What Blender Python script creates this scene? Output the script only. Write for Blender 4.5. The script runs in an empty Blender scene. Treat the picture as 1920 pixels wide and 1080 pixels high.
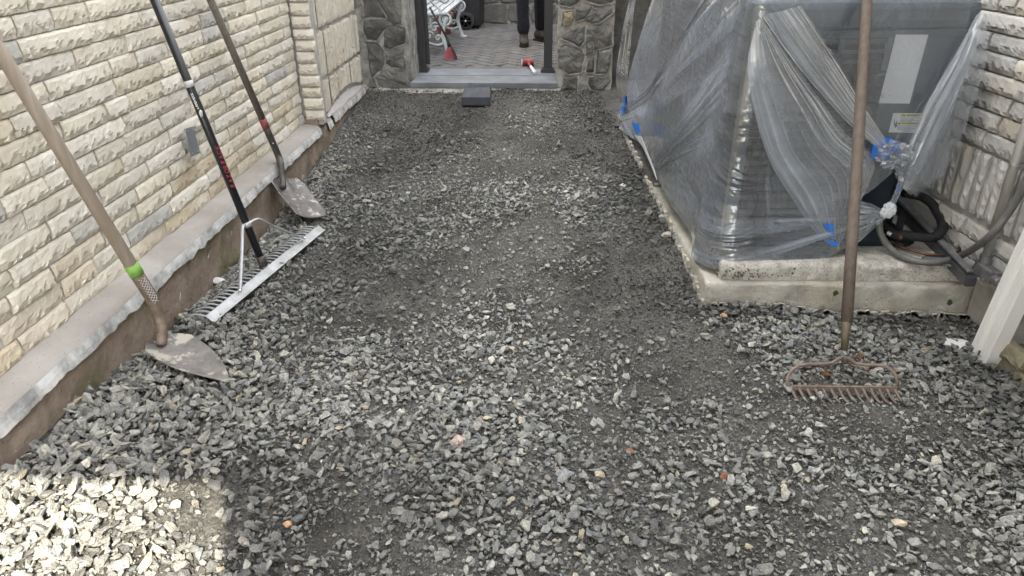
import bpy, bmesh, math, random
import numpy as np
from mathutils import Vector, Matrix
from mathutils import noise as mnoise

R = math.radians
rng = np.random.default_rng(7)
random.seed(7)
scn = bpy.context.scene
COL = scn.collection

# ------------------------------------------------------------------ camera
CAM_H, PITCH, YAW, ROLL, FPX = 1.55, 27.5, 3.5, -0.55, 1350.0
cd = bpy.data.cameras.new('camera')
cd.sensor_width = 36.0
cd.lens = FPX / 1920 * 36.0
cd.clip_start = 0.05
cd.clip_end = 400
cam = bpy.data.objects.new('camera', cd)
COL.objects.link(cam)
CM = Matrix.Rotation(R(YAW), 3, 'Z') @ Matrix.Rotation(R(90 - PITCH), 3, 'X') @ Matrix.Rotation(R(ROLL), 3, 'Z')
cam.matrix_world = Matrix.Translation((0, 0, CAM_H)) @ CM.to_4x4()
scn.camera = cam
CP = Vector((0, 0, CAM_H))

# ------------------------------------------------------------------ light
SUN_AZ = math.atan2(0.381, -0.925)          # horizontal direction towards the sun (behind, to the right)
SUN_EL = R(40)
sdir = Vector((0.381 * math.cos(SUN_EL), -0.925 * math.cos(SUN_EL), math.sin(SUN_EL))).normalized()
sl = bpy.data.lights.new('sun', 'SUN')
sl.energy = 2.5
sl.angle = R(0.55)
sl.color = (1.0, 0.91, 0.745)
sun = bpy.data.objects.new('sun', sl)
COL.objects.link(sun)
sun.rotation_euler = sdir.to_track_quat('Z', 'Y').to_euler()
sun.location = (3, -6, 8)

w = bpy.data.worlds.new('World')
scn.world = w
w.use_nodes = True
wn, wl = w.node_tree.nodes, w.node_tree.links
wn.clear()
wo = wn.new('ShaderNodeOutputWorld')
wb = wn.new('ShaderNodeBackground')
wb.inputs['Strength'].default_value = 0.15
sky = wn.new('ShaderNodeTexSky')
sky.sky_type = 'NISHITA'
sky.sun_disc = False
sky.sun_elevation = SUN_EL
sky.sun_rotation = math.atan2(sdir.x, sdir.y)
sky.air_density = 1.0
sky.dust_density = 1.5
# broken white cloud over the blue
tc = wn.new('ShaderNodeTexCoord')
mp = wn.new('ShaderNodeMapping')
mp.inputs['Scale'].default_value = (1, 1, 2.2)
cn = wn.new('ShaderNodeTexNoise')
cn.inputs['Scale'].default_value = 2.3
cn.inputs['Detail'].default_value = 7
cn.inputs['Roughness'].default_value = 0.6
cr = wn.new('ShaderNodeValToRGB')
cr.color_ramp.elements[0].position = 0.38
cr.color_ramp.elements[1].position = 0.62
cr.color_ramp.elements[0].color = (0.25, 0.25, 0.25, 1)
cr.color_ramp.elements[1].color = (0.95, 0.95, 0.95, 1)
cm = wn.new('ShaderNodeMixRGB')
cm.inputs[2].default_value = (8.6, 8.5, 8.3, 1)
wl.new(tc.outputs['Generated'], mp.inputs[0])
wl.new(mp.outputs[0], cn.inputs['Vector'])
wl.new(cn.outputs['Fac'], cr.inputs[0])
wl.new(cr.outputs[0], cm.inputs[0])
wl.new(sky.outputs[0], cm.inputs[1])
wl.new(cm.outputs[0], wb.inputs[0])
wl.new(wb.outputs[0], wo.inputs[0])

scn.view_settings.view_transform = 'Standard'
scn.view_settings.look = 'None'
scn.view_settings.gamma = 1
scn.view_settings.use_curve_mapping = False
scn.view_settings.exposure = 2.75
scn.render.engine = 'CYCLES'
scn.cycles.max_bounces = 10
scn.cycles.diffuse_bounces = 4
scn.cycles.glossy_bounces = 4
scn.cycles.transparent_max_bounces = 24
scn.cycles.sample_clamp_indirect = 6
scn.cycles.use_denoising = True
scn.cycles.caustics_reflective = False
scn.cycles.caustics_refractive = False

# ------------------------------------------------------------------ pixel helpers (1920x1080 photo pixels -> points in the place)
def ray(x, y):
    return CM @ Vector(((x - 960) / FPX, -(y - 540) / FPX, -1.0))
def atz(x, y, z):
    d = ray(x, y); return CP + d * ((z - CAM_H) / d.z)
def atx(x, y, X):
    d = ray(x, y); return CP + d * (X / d.x)
def aty(x, y, Y):
    d = ray(x, y); return CP + d * (Y / d.y)
def onplane(x, y, p0, n):
    d = ray(x, y); return CP + d * ((Vector(p0) - CP).dot(n) / d.dot(n))
def proj(p):
    q = CM.transposed() @ (Vector(p) - CP)
    return 960 + FPX * q.x / -q.z, 540 - FPX * q.y / -q.z

# ------------------------------------------------------------------ object helpers
def obj(name, verts, faces, mat, parent=None, smooth=False):
    me = bpy.data.meshes.new(name)
    me.from_pydata([tuple(v) for v in verts], [], [tuple(f) for f in faces])
    me.update()
    if mat is not None:
        me.materials.append(mat)
    if smooth:
        me.polygons.foreach_set('use_smooth', [True] * len(me.polygons))
    return link(name, me, parent)
def link(name, me, parent=None):
    o = bpy.data.objects.new(name, me)
    COL.objects.link(o)
    if parent is not None:
        o.parent = parent
        o.matrix_parent_inverse = WM[parent.name].inverted() if parent.name in WM else Matrix.Identity(4)
    return o
WM = {}
def thing(name, label, cat, loc=(0, 0, 0), group=None):
    o = bpy.data.objects.new(name, None)
    COL.objects.link(o)
    o.location = loc
    o.empty_display_size = 0.1
    o['label'] = label; o['category'] = cat
    if group: o['group'] = group
    WM[o.name] = Matrix.Translation(loc)
    return o
def tag(o, label=None, cat=None, group=None, kind=None):
    if label: o['label'] = label
    if cat: o['category'] = cat
    if group: o['group'] = group
    if kind: o['kind'] = kind
    return o

class MB:
    """collects shapes into one mesh"""
    def __init__(s): s.v = []; s.f = []
    def add(s, v, f):
        n = len(s.v); s.v += [Vector(p) for p in v]; s.f += [tuple(i + n for i in q) for q in f]; return s
    def box(s, c, size, M=None, taper=1.0):
        c = Vector(c); h = Vector(size) / 2; vs = []
        for z in (-1, 1):
            for x, y in ((-1, -1), (1, -1), (1, 1), (-1, 1)):
                k = taper if z > 0 else 1
                p = Vector((x * h.x * k, y * h.y * k, z * h.z))
                if M is not None: p = M @ p
                vs.append(c + p)
        return s.add(vs, [(3, 2, 1, 0), (4, 5, 6, 7), (0, 1, 5, 4), (1, 2, 6, 5), (2, 3, 7, 6), (3, 0, 4, 7)])
    def tube(s, pts, rad, n=12, caps=True, flat=1.0):
        pts = [Vector(p) for p in pts]; m = len(pts)
        if not hasattr(rad, '__len__'): rad = [rad] * m
        up = Vector((0, 0, 1)); rings = []; prev = None
        for i, p in enumerate(pts):
            t = (pts[min(i + 1, m - 1)] - pts[max(i - 1, 0)]).normalized()
            if prev is None:
                a = t.cross(up)
                if a.length < 0.05: a = t.cross(Vector((0, 1, 0)))
                a.normalize()
            else:
                a = (prev - t * prev.dot(t)).normalized()
            prev = a; b = t.cross(a).normalized()
            rings.append([p + (a * math.cos(2 * math.pi * k / n) + b * math.sin(2 * math.pi * k / n) * flat) * rad[i] for k in range(n)])
        v = [q for rg in rings for q in rg]; f = []
        for i in range(m - 1):
            for k in range(n):
                f.append((i * n + k, i * n + (k + 1) % n, (i + 1) * n + (k + 1) % n, (i + 1) * n + k))
        if caps:
            f.append(tuple(range(n))[::-1]); f.append(tuple((m - 1) * n + k for k in range(n)))
        return s.add(v, f)
    def prism(s, poly, off):
        """poly: list of 3d points, off: extrusion vector"""
        n = len(poly); off = Vector(off)
        v = [Vector(p) for p in poly] + [Vector(p) + off for p in poly]
        f = [tuple(range(n))[::-1], tuple(range(n, 2 * n))]
        for i in range(n): f.append((i, (i + 1) % n, n + (i + 1) % n, n + i))
        return s.add(v, f)
    def lathe(s, prof, origin, axis=(0, 0, 1), n=20, caps=True):
        axis = Vector(axis).normalized(); a = axis.orthogonal().normalized(); b = axis.cross(a); o = Vector(origin)
        v = []; f = []; m = len(prof)
        for r_, h_ in prof:
            for k in range(n):
                t = 2 * math.pi * k / n
                v.append(o + axis * h_ + (a * math.cos(t) + b * math.sin(t)) * r_)
        for i in range(m - 1):
            for k in range(n):
                f.append((i * n + k, i * n + (k + 1) % n, (i + 1) * n + (k + 1) % n, (i + 1) * n + k))
        if caps: f.append(tuple(range(n))[::-1]); f.append(tuple((m - 1) * n + k for k in range(n)))
        return s.add(v, f)
    def build(s, name, mat, parent=None, smooth=False, bevel=0, auto=None):
        o = obj(name, s.v, s.f, mat, parent, smooth)
        if bevel:
            md = o.modifiers.new('bevel', 'BEVEL'); md.width = bevel; md.segments = 2; md.limit_method = 'ANGLE'
        if auto:
            bm = bmesh.new(); bm.from_mesh(o.data)
            bmesh.ops.recalc_face_normals(bm, faces=bm.faces)
            for e in bm.edges:
                if len(e.link_faces) == 2 and e.calc_face_angle(0) > R(auto): e.smooth = False
            bm.to_mesh(o.data); bm.free()
            o.data.polygons.foreach_set('use_smooth', [True] * len(o.data.polygons))
        return o

def bez(pts, n=10):
    """Catmull-Rom through points"""
    P = [Vector(p) for p in pts]; P = [P[0] * 2 - P[1]] + P + [P[-1] * 2 - P[-2]]; out = []
    for i in range(1, len(P) - 2):
        for k in range(n):
            t = k / n; a, b, c, d = P[i - 1:i + 3]
            out.append(0.5 * ((2 * b) + (c - a) * t + (2 * a - 5 * b + 4 * c - d) * t * t + (3 * b - a - 3 * c + d) * t ** 3))
    out.append(P[-2]); return out

def fbm(x, y, z=0.0, o=4):
    return mnoise.fractal(Vector((x, y, z)), 0.8, 2.1, o)

# ------------------------------------------------------------------ materials
def mat(name, c1, c2=None, scale=8, lo=0.35, hi=0.65, c3=None, scale3=3, lo3=0.5, hi3=0.7, rough=0.85, metal=0.0,
        bumps=((60, 0.3, 0.004),), objrand=0.0, stretch=(1, 1, 1), spec=0.3, speck=None, detail=6, satr=(.6, 1.35)):
    m = bpy.data.materials.new(name); m.use_nodes = True
    N, L = m.node_tree.nodes, m.node_tree.links
    b = N['Principled BSDF']
    b.inputs['Roughness'].default_value = rough
    b.inputs['Metallic'].default_value = metal
    b.inputs['Specular IOR Level'].default_value = spec
    t = N.new('ShaderNodeTexCoord'); mp = N.new('ShaderNodeMapping'); mp.inputs['Scale'].default_value = stretch
    L.new(t.outputs['Object'], mp.inputs[0])
    vec = mp.outputs[0]
    if objrand:
        oi = N.new('ShaderNodeObjectInfo'); ad = N.new('ShaderNodeVectorMath'); ad.operation = 'ADD'
        mu = N.new('ShaderNodeMath'); mu.operation = 'MULTIPLY'; mu.inputs[1].default_value = 37.0
        L.new(oi.outputs['Random'], mu.inputs[0]); L.new(vec, ad.inputs[0]); L.new(mu.outputs[0], ad.inputs[1]); vec = ad.outputs[0]
    def noise(sc, det=detail, ro=0.6):
        n = N.new('ShaderNodeTexNoise'); n.inputs['Scale'].default_value = sc; n.inputs['Detail'].default_value = det
        n.inputs['Roughness'].default_value = ro; L.new(vec, n.inputs['Vector']); return n
    def ramp(src, a, b_, ca=(0, 0, 0, 1), cb=(1, 1, 1, 1)):
        r_ = N.new('ShaderNodeValToRGB'); r_.color_ramp.elements[0].position = a; r_.color_ramp.elements[1].position = b_
        r_.color_ramp.elements[0].color = ca; r_.color_ramp.elements[1].color = cb; L.new(src, r_.inputs[0]); return r_
    col = None
    if c2 is None:
        r_ = N.new('ShaderNodeRGB'); r_.outputs[0].default_value = (*c1, 1); col = r_.outputs[0]
    else:
        col = ramp(noise(scale).outputs['Fac'], lo, hi, (*c1, 1), (*c2, 1)).outputs[0]
    if c3 is not None:
        mx = N.new('ShaderNodeMixRGB'); L.new(ramp(noise(scale3, 8, 0.7).outputs['Fac'], lo3, hi3).outputs[0], mx.inputs[0])
        L.new(col, mx.inputs[1]); mx.inputs[2].default_value = (*c3, 1); col = mx.outputs[0]
    if speck:
        sc, amt, cs = speck
        v = N.new('ShaderNodeTexVoronoi'); v.inputs['Scale'].default_value = sc; L.new(vec, v.inputs['Vector'])
        rr = ramp(v.outputs['Distance'], amt, amt + 0.06, (1, 1, 1, 1), (0, 0, 0, 1))
        mx = N.new('ShaderNodeMixRGB'); L.new(rr.outputs[0], mx.inputs[0]); L.new(col, mx.inputs[1]); mx.inputs[2].default_value = (*cs, 1); col = mx.outputs[0]
    if objrand:
        h = N.new('ShaderNodeHueSaturation'); mr = N.new('ShaderNodeMapRange')
        L.new(oi.outputs['Random'], mr.inputs[0]); mr.inputs[3].default_value = 1 - objrand; mr.inputs[4].default_value = 1 + objrand
        L.new(mr.outputs[0], h.inputs['Value'])
        m2 = N.new('ShaderNodeMath'); m2.operation = 'MULTIPLY'; m2.inputs[1].default_value = 7.31
        m3 = N.new('ShaderNodeMath'); m3.operation = 'FRACT'; mr2 = N.new('ShaderNodeMapRange')
        L.new(oi.outputs['Random'], m2.inputs[0]); L.new(m2.outputs[0], m3.inputs[0]); L.new(m3.outputs[0], mr2.inputs[0])
        mr2.inputs[3].default_value = satr[0]; mr2.inputs[4].default_value = satr[1]
        L.new(mr2.outputs[0], h.inputs['Saturation']); L.new(col, h.inputs['Color']); col = h.outputs[0]
    L.new(col, b.inputs['Base Color'])
    prev = None
    for sc, st, dist in bumps:
        bp = N.new('ShaderNodeBump'); bp.inputs['Strength'].default_value = st; bp.inputs['Distance'].default_value = dist
        L.new(noise(sc, 5, 0.65).outputs['Fac'], bp.inputs['Height'])
        if prev is not None: L.new(prev.outputs[0], bp.inputs['Normal'])
        prev = bp
    if prev is not None: L.new(prev.outputs[0], b.inputs['Normal'])
    return m

M = {}
M['lime'] = mat('cream_limestone', (.55, .505, .415), (.68, .635, .545), 9, .3, .7, c3=(.50, .42, .29), scale3=1.3, lo3=.55, hi3=.8,
                rough=.9, bumps=((30, .45, .006), (150, .5, .002)), objrand=.09, satr=(.7, 1.15))
M['limetan'] = mat('tan_stained_limestone', (.51, .445, .335), (.63, .56, .45), 8, .3, .7, c3=(.45, .37, .26), scale3=3, lo3=.5, hi3=.75, rough=.9, bumps=((30, .45, .006), (150, .4, .002)), objrand=.09, satr=(.7, 1.1))
M['limedull'] = mat('grey_weathered_limestone', (.43, .415, .38), (.56, .54, .49), 8, .3, .7, c3=(.36, .35, .325), scale3=5, lo3=.5, hi3=.7, rough=.9, bumps=((30, .45, .006), (150, .4, .002)), objrand=.09, satr=(.6, 1.1))
M['limegrey'] = mat('grey_limestone', (.34, .335, .325), (.48, .465, .44), 6, .3, .7, c3=(.48, .43, .35), scale3=2.2, lo3=.5, hi3=.7,
                    rough=.9, bumps=((45, .5, .006), (170, .4, .002)), objrand=.11)
M['limelow'] = mat('algae_limestone', (.13, .115, .075), (.24, .215, .15), 9, .3, .7, c3=(.10, .11, .05), scale3=6, lo3=.5, hi3=.66,
                   rough=.9, bumps=((45, .5, .006),), objrand=.1, satr=(.7, 1.0))
M['mortar'] = mat('grey_mortar', (.36, .345, .32), (.50, .48, .45), 12, bumps=((140, .7, .004), (30, .4, .006)), c3=(.14, .13, .12), scale3=5, lo3=.58, hi3=.72, rough=.95)
M['ledge'] = mat('ledge_cement', (.275, .255, .232), (.37, .352, .33), 3, bumps=((200, .4, .002), (20, .3, .004)), c3=(.265, .228, .195), scale3=1.1, lo3=.46, hi3=.66, speck=(60, .07, (.12, .08, .06)), rough=.95)
M['render'] = mat('grey_white_render', (.24, .24, .235), (.60, .60, .59), 9, .36, .6, bumps=((60, .6, .006), (220, .4, .002)), c3=(.30, .28, .24), scale3=14, lo3=.55, hi3=.7, rough=.95)
M['found'] = mat('brown_foundation', (.215, .165, .13), (.34, .275, .225), 9, bumps=((90, .7, .005), (22, .8, .012)), c3=(.15, .145, .075), scale3=3.2, lo3=.52, hi3=.68, speck=(26, .05, (.42, .37, .31)), rough=.95)
M['soil'] = mat('gravel_fines', (.055, .052, .047), (.185, .178, .162), 70, .35, .68, c3=(.035, .032, .028), scale3=2.5, lo3=.45, hi3=.65, bumps=((120, 1, .012), (400, .8, .004)), speck=(230, .12, (.26, .25, .23)), rough=.95)
M['field'] = mat('dark_fieldstone', (.062, .062, .06), (.18, .178, .168), 8, .32, .7, c3=(.17, .145, .105), scale3=5, lo3=.56, hi3=.75, bumps=((40, .8, .008), (130, .6, .003)), objrand=.22, rough=.8)
M['fieldtan'] = mat('tan_fieldstone', (.22, .17, .10), (.30, .27, .20), 9, bumps=((40, .8, .008),), c3=(.12, .09, .06), scale3=12, rough=.85)
M['point'] = mat('raised_pointing_mortar', (.16, .157, .148), (.36, .355, .335), 14, .36, .62, bumps=((60, .9, .008), (180, .6, .003)), c3=(.09, .085, .08), scale3=6, lo3=.52, hi3=.7, rough=.95)
M['pointR'] = mat('pale_pointing_mortar', (.17, .16, .145), (.38, .365, .33), 12, .34, .6, bumps=((60, .9, .008), (180, .6, .003)), c3=(.14, .125, .10), scale3=6, lo3=.55, hi3=.72, rough=.95)
M['blue'] = mat('bluestone', (.112, .122, .138), (.150, .160, .176), 5, bumps=((50, .3, .003),), c3=(.21, .23, .25), scale3=3, rough=.7)
M['paver'] = mat('patio_paver', (.078, .078, .081), (.122, .119, .12), 6, bumps=((160, .6, .003),), objrand=.10, c3=(.115, .096, .08), scale3=2, rough=.85)
M['joint'] = mat('joint_sand', (.02, .02, .02), (.035, .032, .03), 40, rough=.95)
M['powder'] = mat('black_powder_coat', (.012, .013, .016), None, rough=.4, spec=.5, bumps=((300, .05, .001),))
M['enamel'] = mat('white_enamel', (.32, .35, .37), (.42, .44, .46), 12, rough=.45, spec=.5, bumps=((30, .3, .004),), c3=(.45, .44, .40), scale3=20, lo3=.6, hi3=.75)
M['bin'] = mat('black_bin_plastic', (.012, .013, .016), (.02, .021, .025), 20, rough=.5, bumps=((200, .15, .001),))
M['hub'] = mat('steel_hub', (.6, .6, .62), None, rough=.3, metal=1)
M['tyre'] = mat('black_rubber', (.02, .02, .021), (.035, .034, .033), 30, rough=.7)
M['bag'] = mat('black_bag_film', (.014, .015, .02), None, rough=.35, spec=.6, bumps=((14, 1, .05), (40, .6, .015)))
M['terra'] = mat('terracotta', (.17, .055, .04), (.21, .075, .055), 8, rough=.8)
M['redbr'] = mat('red_bristles', (.33, .06, .085), (.42, .12, .14), 120, rough=.6, bumps=())
M['greypl'] = mat('grey_plastic', (.06, .065, .075), (.10, .105, .12), 30, rough=.5, bumps=())
M['redpaint'] = mat('red_painted_steel', (.20, .03, .03), (.26, .05, .05), 20, rough=.5)
M['whitepaint'] = mat('chipped_white_paint', (.60, .60, .62), (.70, .70, .71), 20, c3=(.2, .05, .05), scale3=30, lo3=.58, hi3=.62, rough=.5)
M['denim'] = mat('black_denim', (.008, .009, .013), (.014, .015, .02), 30, rough=.95, bumps=((26, .8, .012), (300, .3, .001)))
M['boot'] = mat('brown_leather', (.024, .020, .016), (.042, .036, .028), 30, rough=.65, bumps=((80, .4, .002),))
M['sole'] = mat('dark_rubber_sole', (.02, .018, .016), None, rough=.8)
M['pad'] = mat('pad_concrete', (.30, .29, .26), (.46, .44, .385), 9, .36, .64, c3=(.43, .37, .28), scale3=3.5, lo3=.5, hi3=.68, bumps=((14, .7, .02), (60, .8, .006), (160, .6, .003)), speck=(34, .07, (.16, .14, .12)), rough=.95)
M['slab'] = mat('pebbled_slab', (.34, .33, .30), (.56, .54, .49), 26, .36, .6, c3=(.21, .15, .12), scale3=110, lo3=.54, hi3=.64, bumps=((110, .8, .005), (25, .3, .006)), speck=(210, .16, (.16, .12, .10)), rough=.95)
M['moss'] = mat('dark_moss', (.07, .072, .05), (.15, .15, .115), 40, bumps=((90, 1, .01),), rough=1)
M['acgreen'] = mat('grey_green_paint', (.055, .072, .080), (.066, .084, .092), 3, rough=.42, spec=.5, bumps=((260, .08, .001),))
M['accap'] = mat('cap_plastic', (.085, .105, .12), (.095, .118, .132), 5, rough=.5, spec=.5, bumps=((260, .1, .001),))
M['acdark'] = mat('dark_blue_panel', (.016, .024, .034), (.02, .028, .038), 4, rough=.4, bumps=())
M['grille'] = mat('black_coil_guard', (.02, .021, .023), (.03, .031, .033), 60, rough=.55, bumps=())
M['coil'] = mat('coil_fins', (.035, .033, .032), (.075, .062, .05), 90, rough=.6, stretch=(1, 1, .05), bumps=((200, .5, .003),))
M['label'] = mat('white_label', (.84, .86, .88), (.86, .88, .90), 5, rough=.5, bumps=())
M['ylabel'] = mat('yellow_label', (.70, .62, .16), None, rough=.5, bumps=())
M['ink'] = mat('black_ink', (.03, .03, .035), None, rough=.6, bumps=())
M['greyink'] = mat('grey_ink', (.22, .23, .25), None, rough=.6, bumps=())
M['tape'] = mat('blue_masking_tape', (.02, .16, .62), (.035, .21, .72), 30, rough=.6, bumps=((160, .4, .002),))
M['foam'] = mat('black_foam_sleeve', (.012, .012, .013), (.022, .022, .023), 30, rough=.75, bumps=((70, .6, .004),))
M['copper'] = mat('dull_copper', (.20, .09, .055), (.10, .06, .045), 30, rough=.45, metal=.8)
M['conduit'] = mat('galvanised_conduit', (.36, .355, .34), (.48, .475, .45), 30, rough=.42, metal=.35, stretch=(1, 1, .1))
M['cast'] = mat('cast_metal', (.16, .16, .165), (.26, .26, .265), 20, rough=.5, metal=.6)
M['hose'] = mat('grey_whip', (.10, .098, .095), (.14, .138, .132), 20, rough=.45, spec=.5)
M['rail'] = mat('dark_rail', (.035, .037, .04), (.075, .078, .085), 10, rough=.45, spec=.5)
M['slate'] = mat('slate_shim', (.13, .135, .145), (.17, .175, .185), 10, rough=.7)
M['spout'] = mat('white_downspout', (.72, .72, .70), (.78, .78, .76), 3, rough=.45, spec=.5, c3=(.55, .55, .45), scale3=8, lo3=.6, hi3=.8, bumps=())
M['wood'] = mat('weathered_ash', (.19, .158, .125), (.275, .235, .19), 60, .3, .7, stretch=(1, 1, .06), rough=.6, bumps=((120, .4, .002),), c3=(.21, .155, .105), scale3=10, lo3=.55, hi3=.75)
M['wooddark'] = mat('brown_old_wood', (.105, .082, .068), (.165, .135, .115), 70, .3, .7, stretch=(1, 1, .05), rough=.65, bumps=((140, .5, .002),), c3=(.08, .055, .045), scale3=9, lo3=.5, hi3=.8)
M['woodgrey'] = mat('grey_old_wood', (.11, .097, .083), (.20, .18, .16), 90, .3, .7, stretch=(1, 1, .05), rough=.75, bumps=((140, .5, .002),), c3=(.34, .32, .29), scale3=40, lo3=.68, hi3=.72)
M['steelrust'] = mat('rusty_shovel_steel', (.13, .122, .115), (.235, .22, .205), 16, .35, .65, c3=(.40, .37, .32), scale3=12, lo3=.52, hi3=.56, rough=.55, metal=.25, bumps=((50, .4, .003),))
M['steelbrown'] = mat('brown_worn_steel', (.085, .077, .074), (.15, .138, .134), 14, .35, .65, c3=(.33, .32, .31), scale3=26, lo3=.55, hi3=.61, rough=.5, metal=.3, bumps=((50, .4, .003),))
M['socket'] = mat('dirty_socket_steel', (.12, .088, .068), (.215, .17, .135), 20, rough=.6, metal=.2, c3=(.36, .33, .28), scale3=22, lo3=.6, hi3=.66, bumps=((60, .4, .003),))
M['sockdark'] = mat('dark_socket_steel', (.055, .05, .047), (.11, .10, .095), 20, rough=.55, metal=.3, c3=(.32, .30, .28), scale3=26, lo3=.66, hi3=.70)
M['ferrule'] = mat('green_brown_ferrule', (.075, .07, .048), (.13, .10, .07), 30, rough=.6, metal=.2)
M['rust'] = mat('rust_brown_steel', (.14, .105, .086), (.23, .18, .15), 50, rough=.75, metal=.15, bumps=((120, .6, .002),))
M['alu'] = mat('dusty_aluminium', (.36, .37, .38), (.50, .51, .52), 14, rough=.45, metal=.45, c3=(.40, .29, .22), scale3=9, lo3=.62, hi3=.72)
M['fibre'] = mat('black_fibreglass', (.013, .014, .017), None, rough=.32, spec=.5, bumps=())
M['green'] = mat('green_tape', (.17, .34, .07), (.23, .41, .10), 30, rough=.6)
M['pink'] = mat('faded_red_tape', (.27, .085, .09), (.33, .12, .125), 30, rough=.7)
M['silver'] = mat('silver_tape', (.50, .47, .48), (.58, .55, .56), 30, rough=.4)
M['redink'] = mat('red_lettering', (.36, .05, .075), None, rough=.5, bumps=())
M['plate'] = mat('grey_cover_plate', (.23, .245, .265), (.26, .275, .295), 10, rough=.45, metal=.3)
M['quartz'] = mat('white_quartz_rock', (.52, .50, .49), (.68, .67, .66), 14, c3=(.25, .23, .22), scale3=30, lo3=.6, hi3=.7, bumps=((50, .8, .006),), rough=.85)
M['pinkrock'] = mat('pink_granite', (.42, .31, .24), (.55, .47, .42), 40, c3=(.13, .12, .11), scale3=45, lo3=.5, hi3=.56, bumps=((60, .8, .006),), rough=.85)
M['brick'] = mat('brick_fragment', (.21, .095, .055), (.29, .14, .085), 30, bumps=((60, .8, .005),), rough=.9)
M['tanrock'] = mat('orange_tan_rock', (.42, .25, .14), (.50, .34, .21), 30, bumps=((60, .8, .005),), rough=.9)
M['block'] = mat('charcoal_paver_block', (.040, .044, .056), (.068, .074, .090), 20, stretch=(1, .15, .15), bumps=((90, .8, .003),), rough=.75)
M['weed'] = mat('weed_leaf', (.05, .10, .025), (.08, .14, .04), 60, rough=.6)
M['straw'] = mat('dry_stem', (.30, .27, .14), None, rough=.8, bumps=())
M['housewall'] = mat('pale_stucco', (.66, .64, .60), (.72, .70, .66), 3, rough=.95)  # kept very pale so the unseen walls bounce more light
M['roof'] = mat('grey_roof', (.12, .12, .125), None, rough=.9)

# gravel stones: colour comes with each stone
def gravel_mat():
    m = bpy.data.materials.new('crushed_stone'); m.use_nodes = True
    N, L = m.node_tree.nodes, m.node_tree.links; b = N['Principled BSDF']
    b.inputs['Roughness'].default_value = .88; b.inputs['Specular IOR Level'].default_value = .25
    a = N.new('ShaderNodeAttribute'); a.attribute_type = 'INSTANCER'; a.attribute_name = 'tone'
    t = N.new('ShaderNodeTexCoord'); n = N.new('ShaderNodeTexNoise'); n.inputs['Scale'].default_value = 3.0; n.inputs['Detail'].default_value = 6
    L.new(t.outputs['Object'], n.inputs['Vector'])
    r_ = N.new('ShaderNodeValToRGB'); r_.color_ramp.elements[0].position = .3; r_.color_ramp.elements[1].position = .7
    r_.color_ramp.elements[0].color = (.72, .71, .69, 1); r_.color_ramp.elements[1].color = (1.25, 1.24, 1.22, 1)
    L.new(n.outputs['Fac'], r_.inputs[0])
    mx = N.new('ShaderNodeMixRGB'); mx.blend_type = 'MULTIPLY'; mx.inputs[0].default_value = 1
    L.new(a.outputs['Color'], mx.inputs[1]); L.new(r_.outputs[0], mx.inputs[2]); L.new(mx.outputs[0], b.inputs['Base Color'])
    bp = N.new('ShaderNodeBump'); bp.inputs['Strength'].default_value = .5; bp.inputs['Distance'].default_value = .1
    n2 = N.new('ShaderNodeTexNoise'); n2.inputs['Scale'].default_value = 9; n2.inputs['Detail'].default_value = 4
    L.new(t.outputs['Object'], n2.inputs['Vector']); L.new(n2.outputs['Fac'], bp.inputs['Height']); L.new(bp.outputs[0], b.inputs['Normal'])
    return m
M['gravel'] = gravel_mat()

# ------------------------------------------------------------------ ground
TR = math.tan(R(5.3))
def padX(Y): return 0.674 - 0.0928 * (Y - 2.81)
def rwX(Y): return 1.815 - TR * (Y - 2.49)
def footX(Y): return 1.735 - TR * (Y - 2.49)
LY = np.array([-3, 1.5, 1.9, 2.4, 2.95, 3.6, 4.2, 4.8, 5.5, 6.3, 7])
LZ = np.array([.05, .07, .065, 0, -.04, -.06, -.02, .04, .135, .20, .2])
RY = np.array([-3, 2.8, 3.2, 3.9, 4.9, 5.6, 6.3, 7])
RZ = np.array([0, 0, .055, .125, .21, .22, .205, .2])
_gn = [(rng.uniform(0, 6.28), rng.uniform(0, 6.28), f, rng.uniform(0, 6.28)) for f in (2.1, 3.3, 5.1, 8.0, 12.5, 19)]
def ground(X, Y):
    X = np.asarray(X, float); Y = np.asarray(Y, float)
    a = np.clip((X + 1.62) / 2.25, 0, 1)
    a = a * a * (3 - 2 * a) * .5 + a * .5
    z = np.interp(Y, LY, LZ) * (1 - a) + np.interp(Y, RY, RZ) * a
    z = z - .02 * np.clip((X - .9) / .8, 0, 1)
    for i, (p, q, f, th) in enumerate(_gn):
        z = z + .011 / (1 + .45 * i) * np.sin(f * (X * math.cos(th) + Y * math.sin(th)) + p) * np.cos(f * .8 * (X * math.sin(th) - Y * math.cos(th)) + q)
    return z
def vnoise(X, Y, f, seed):
    """smooth value noise 0..1 on arrays"""
    r_ = np.random.default_rng(seed); G = r_.random((64, 64))
    x = (X * f + 20.3) % 64; y = (Y * f + 11.7) % 64
    i = np.floor(x).astype(int); j = np.floor(y).astype(int); u = x - i; v = y - j
    u = u * u * (3 - 2 * u); v = v * v * (3 - 2 * v)
    g = lambda a, b: G[a % 64, b % 64]
    return (g(i, j) * (1 - u) + g(i + 1, j) * u) * (1 - v) + (g(i, j + 1) * (1 - u) + g(i + 1, j + 1) * u) * v

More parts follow.
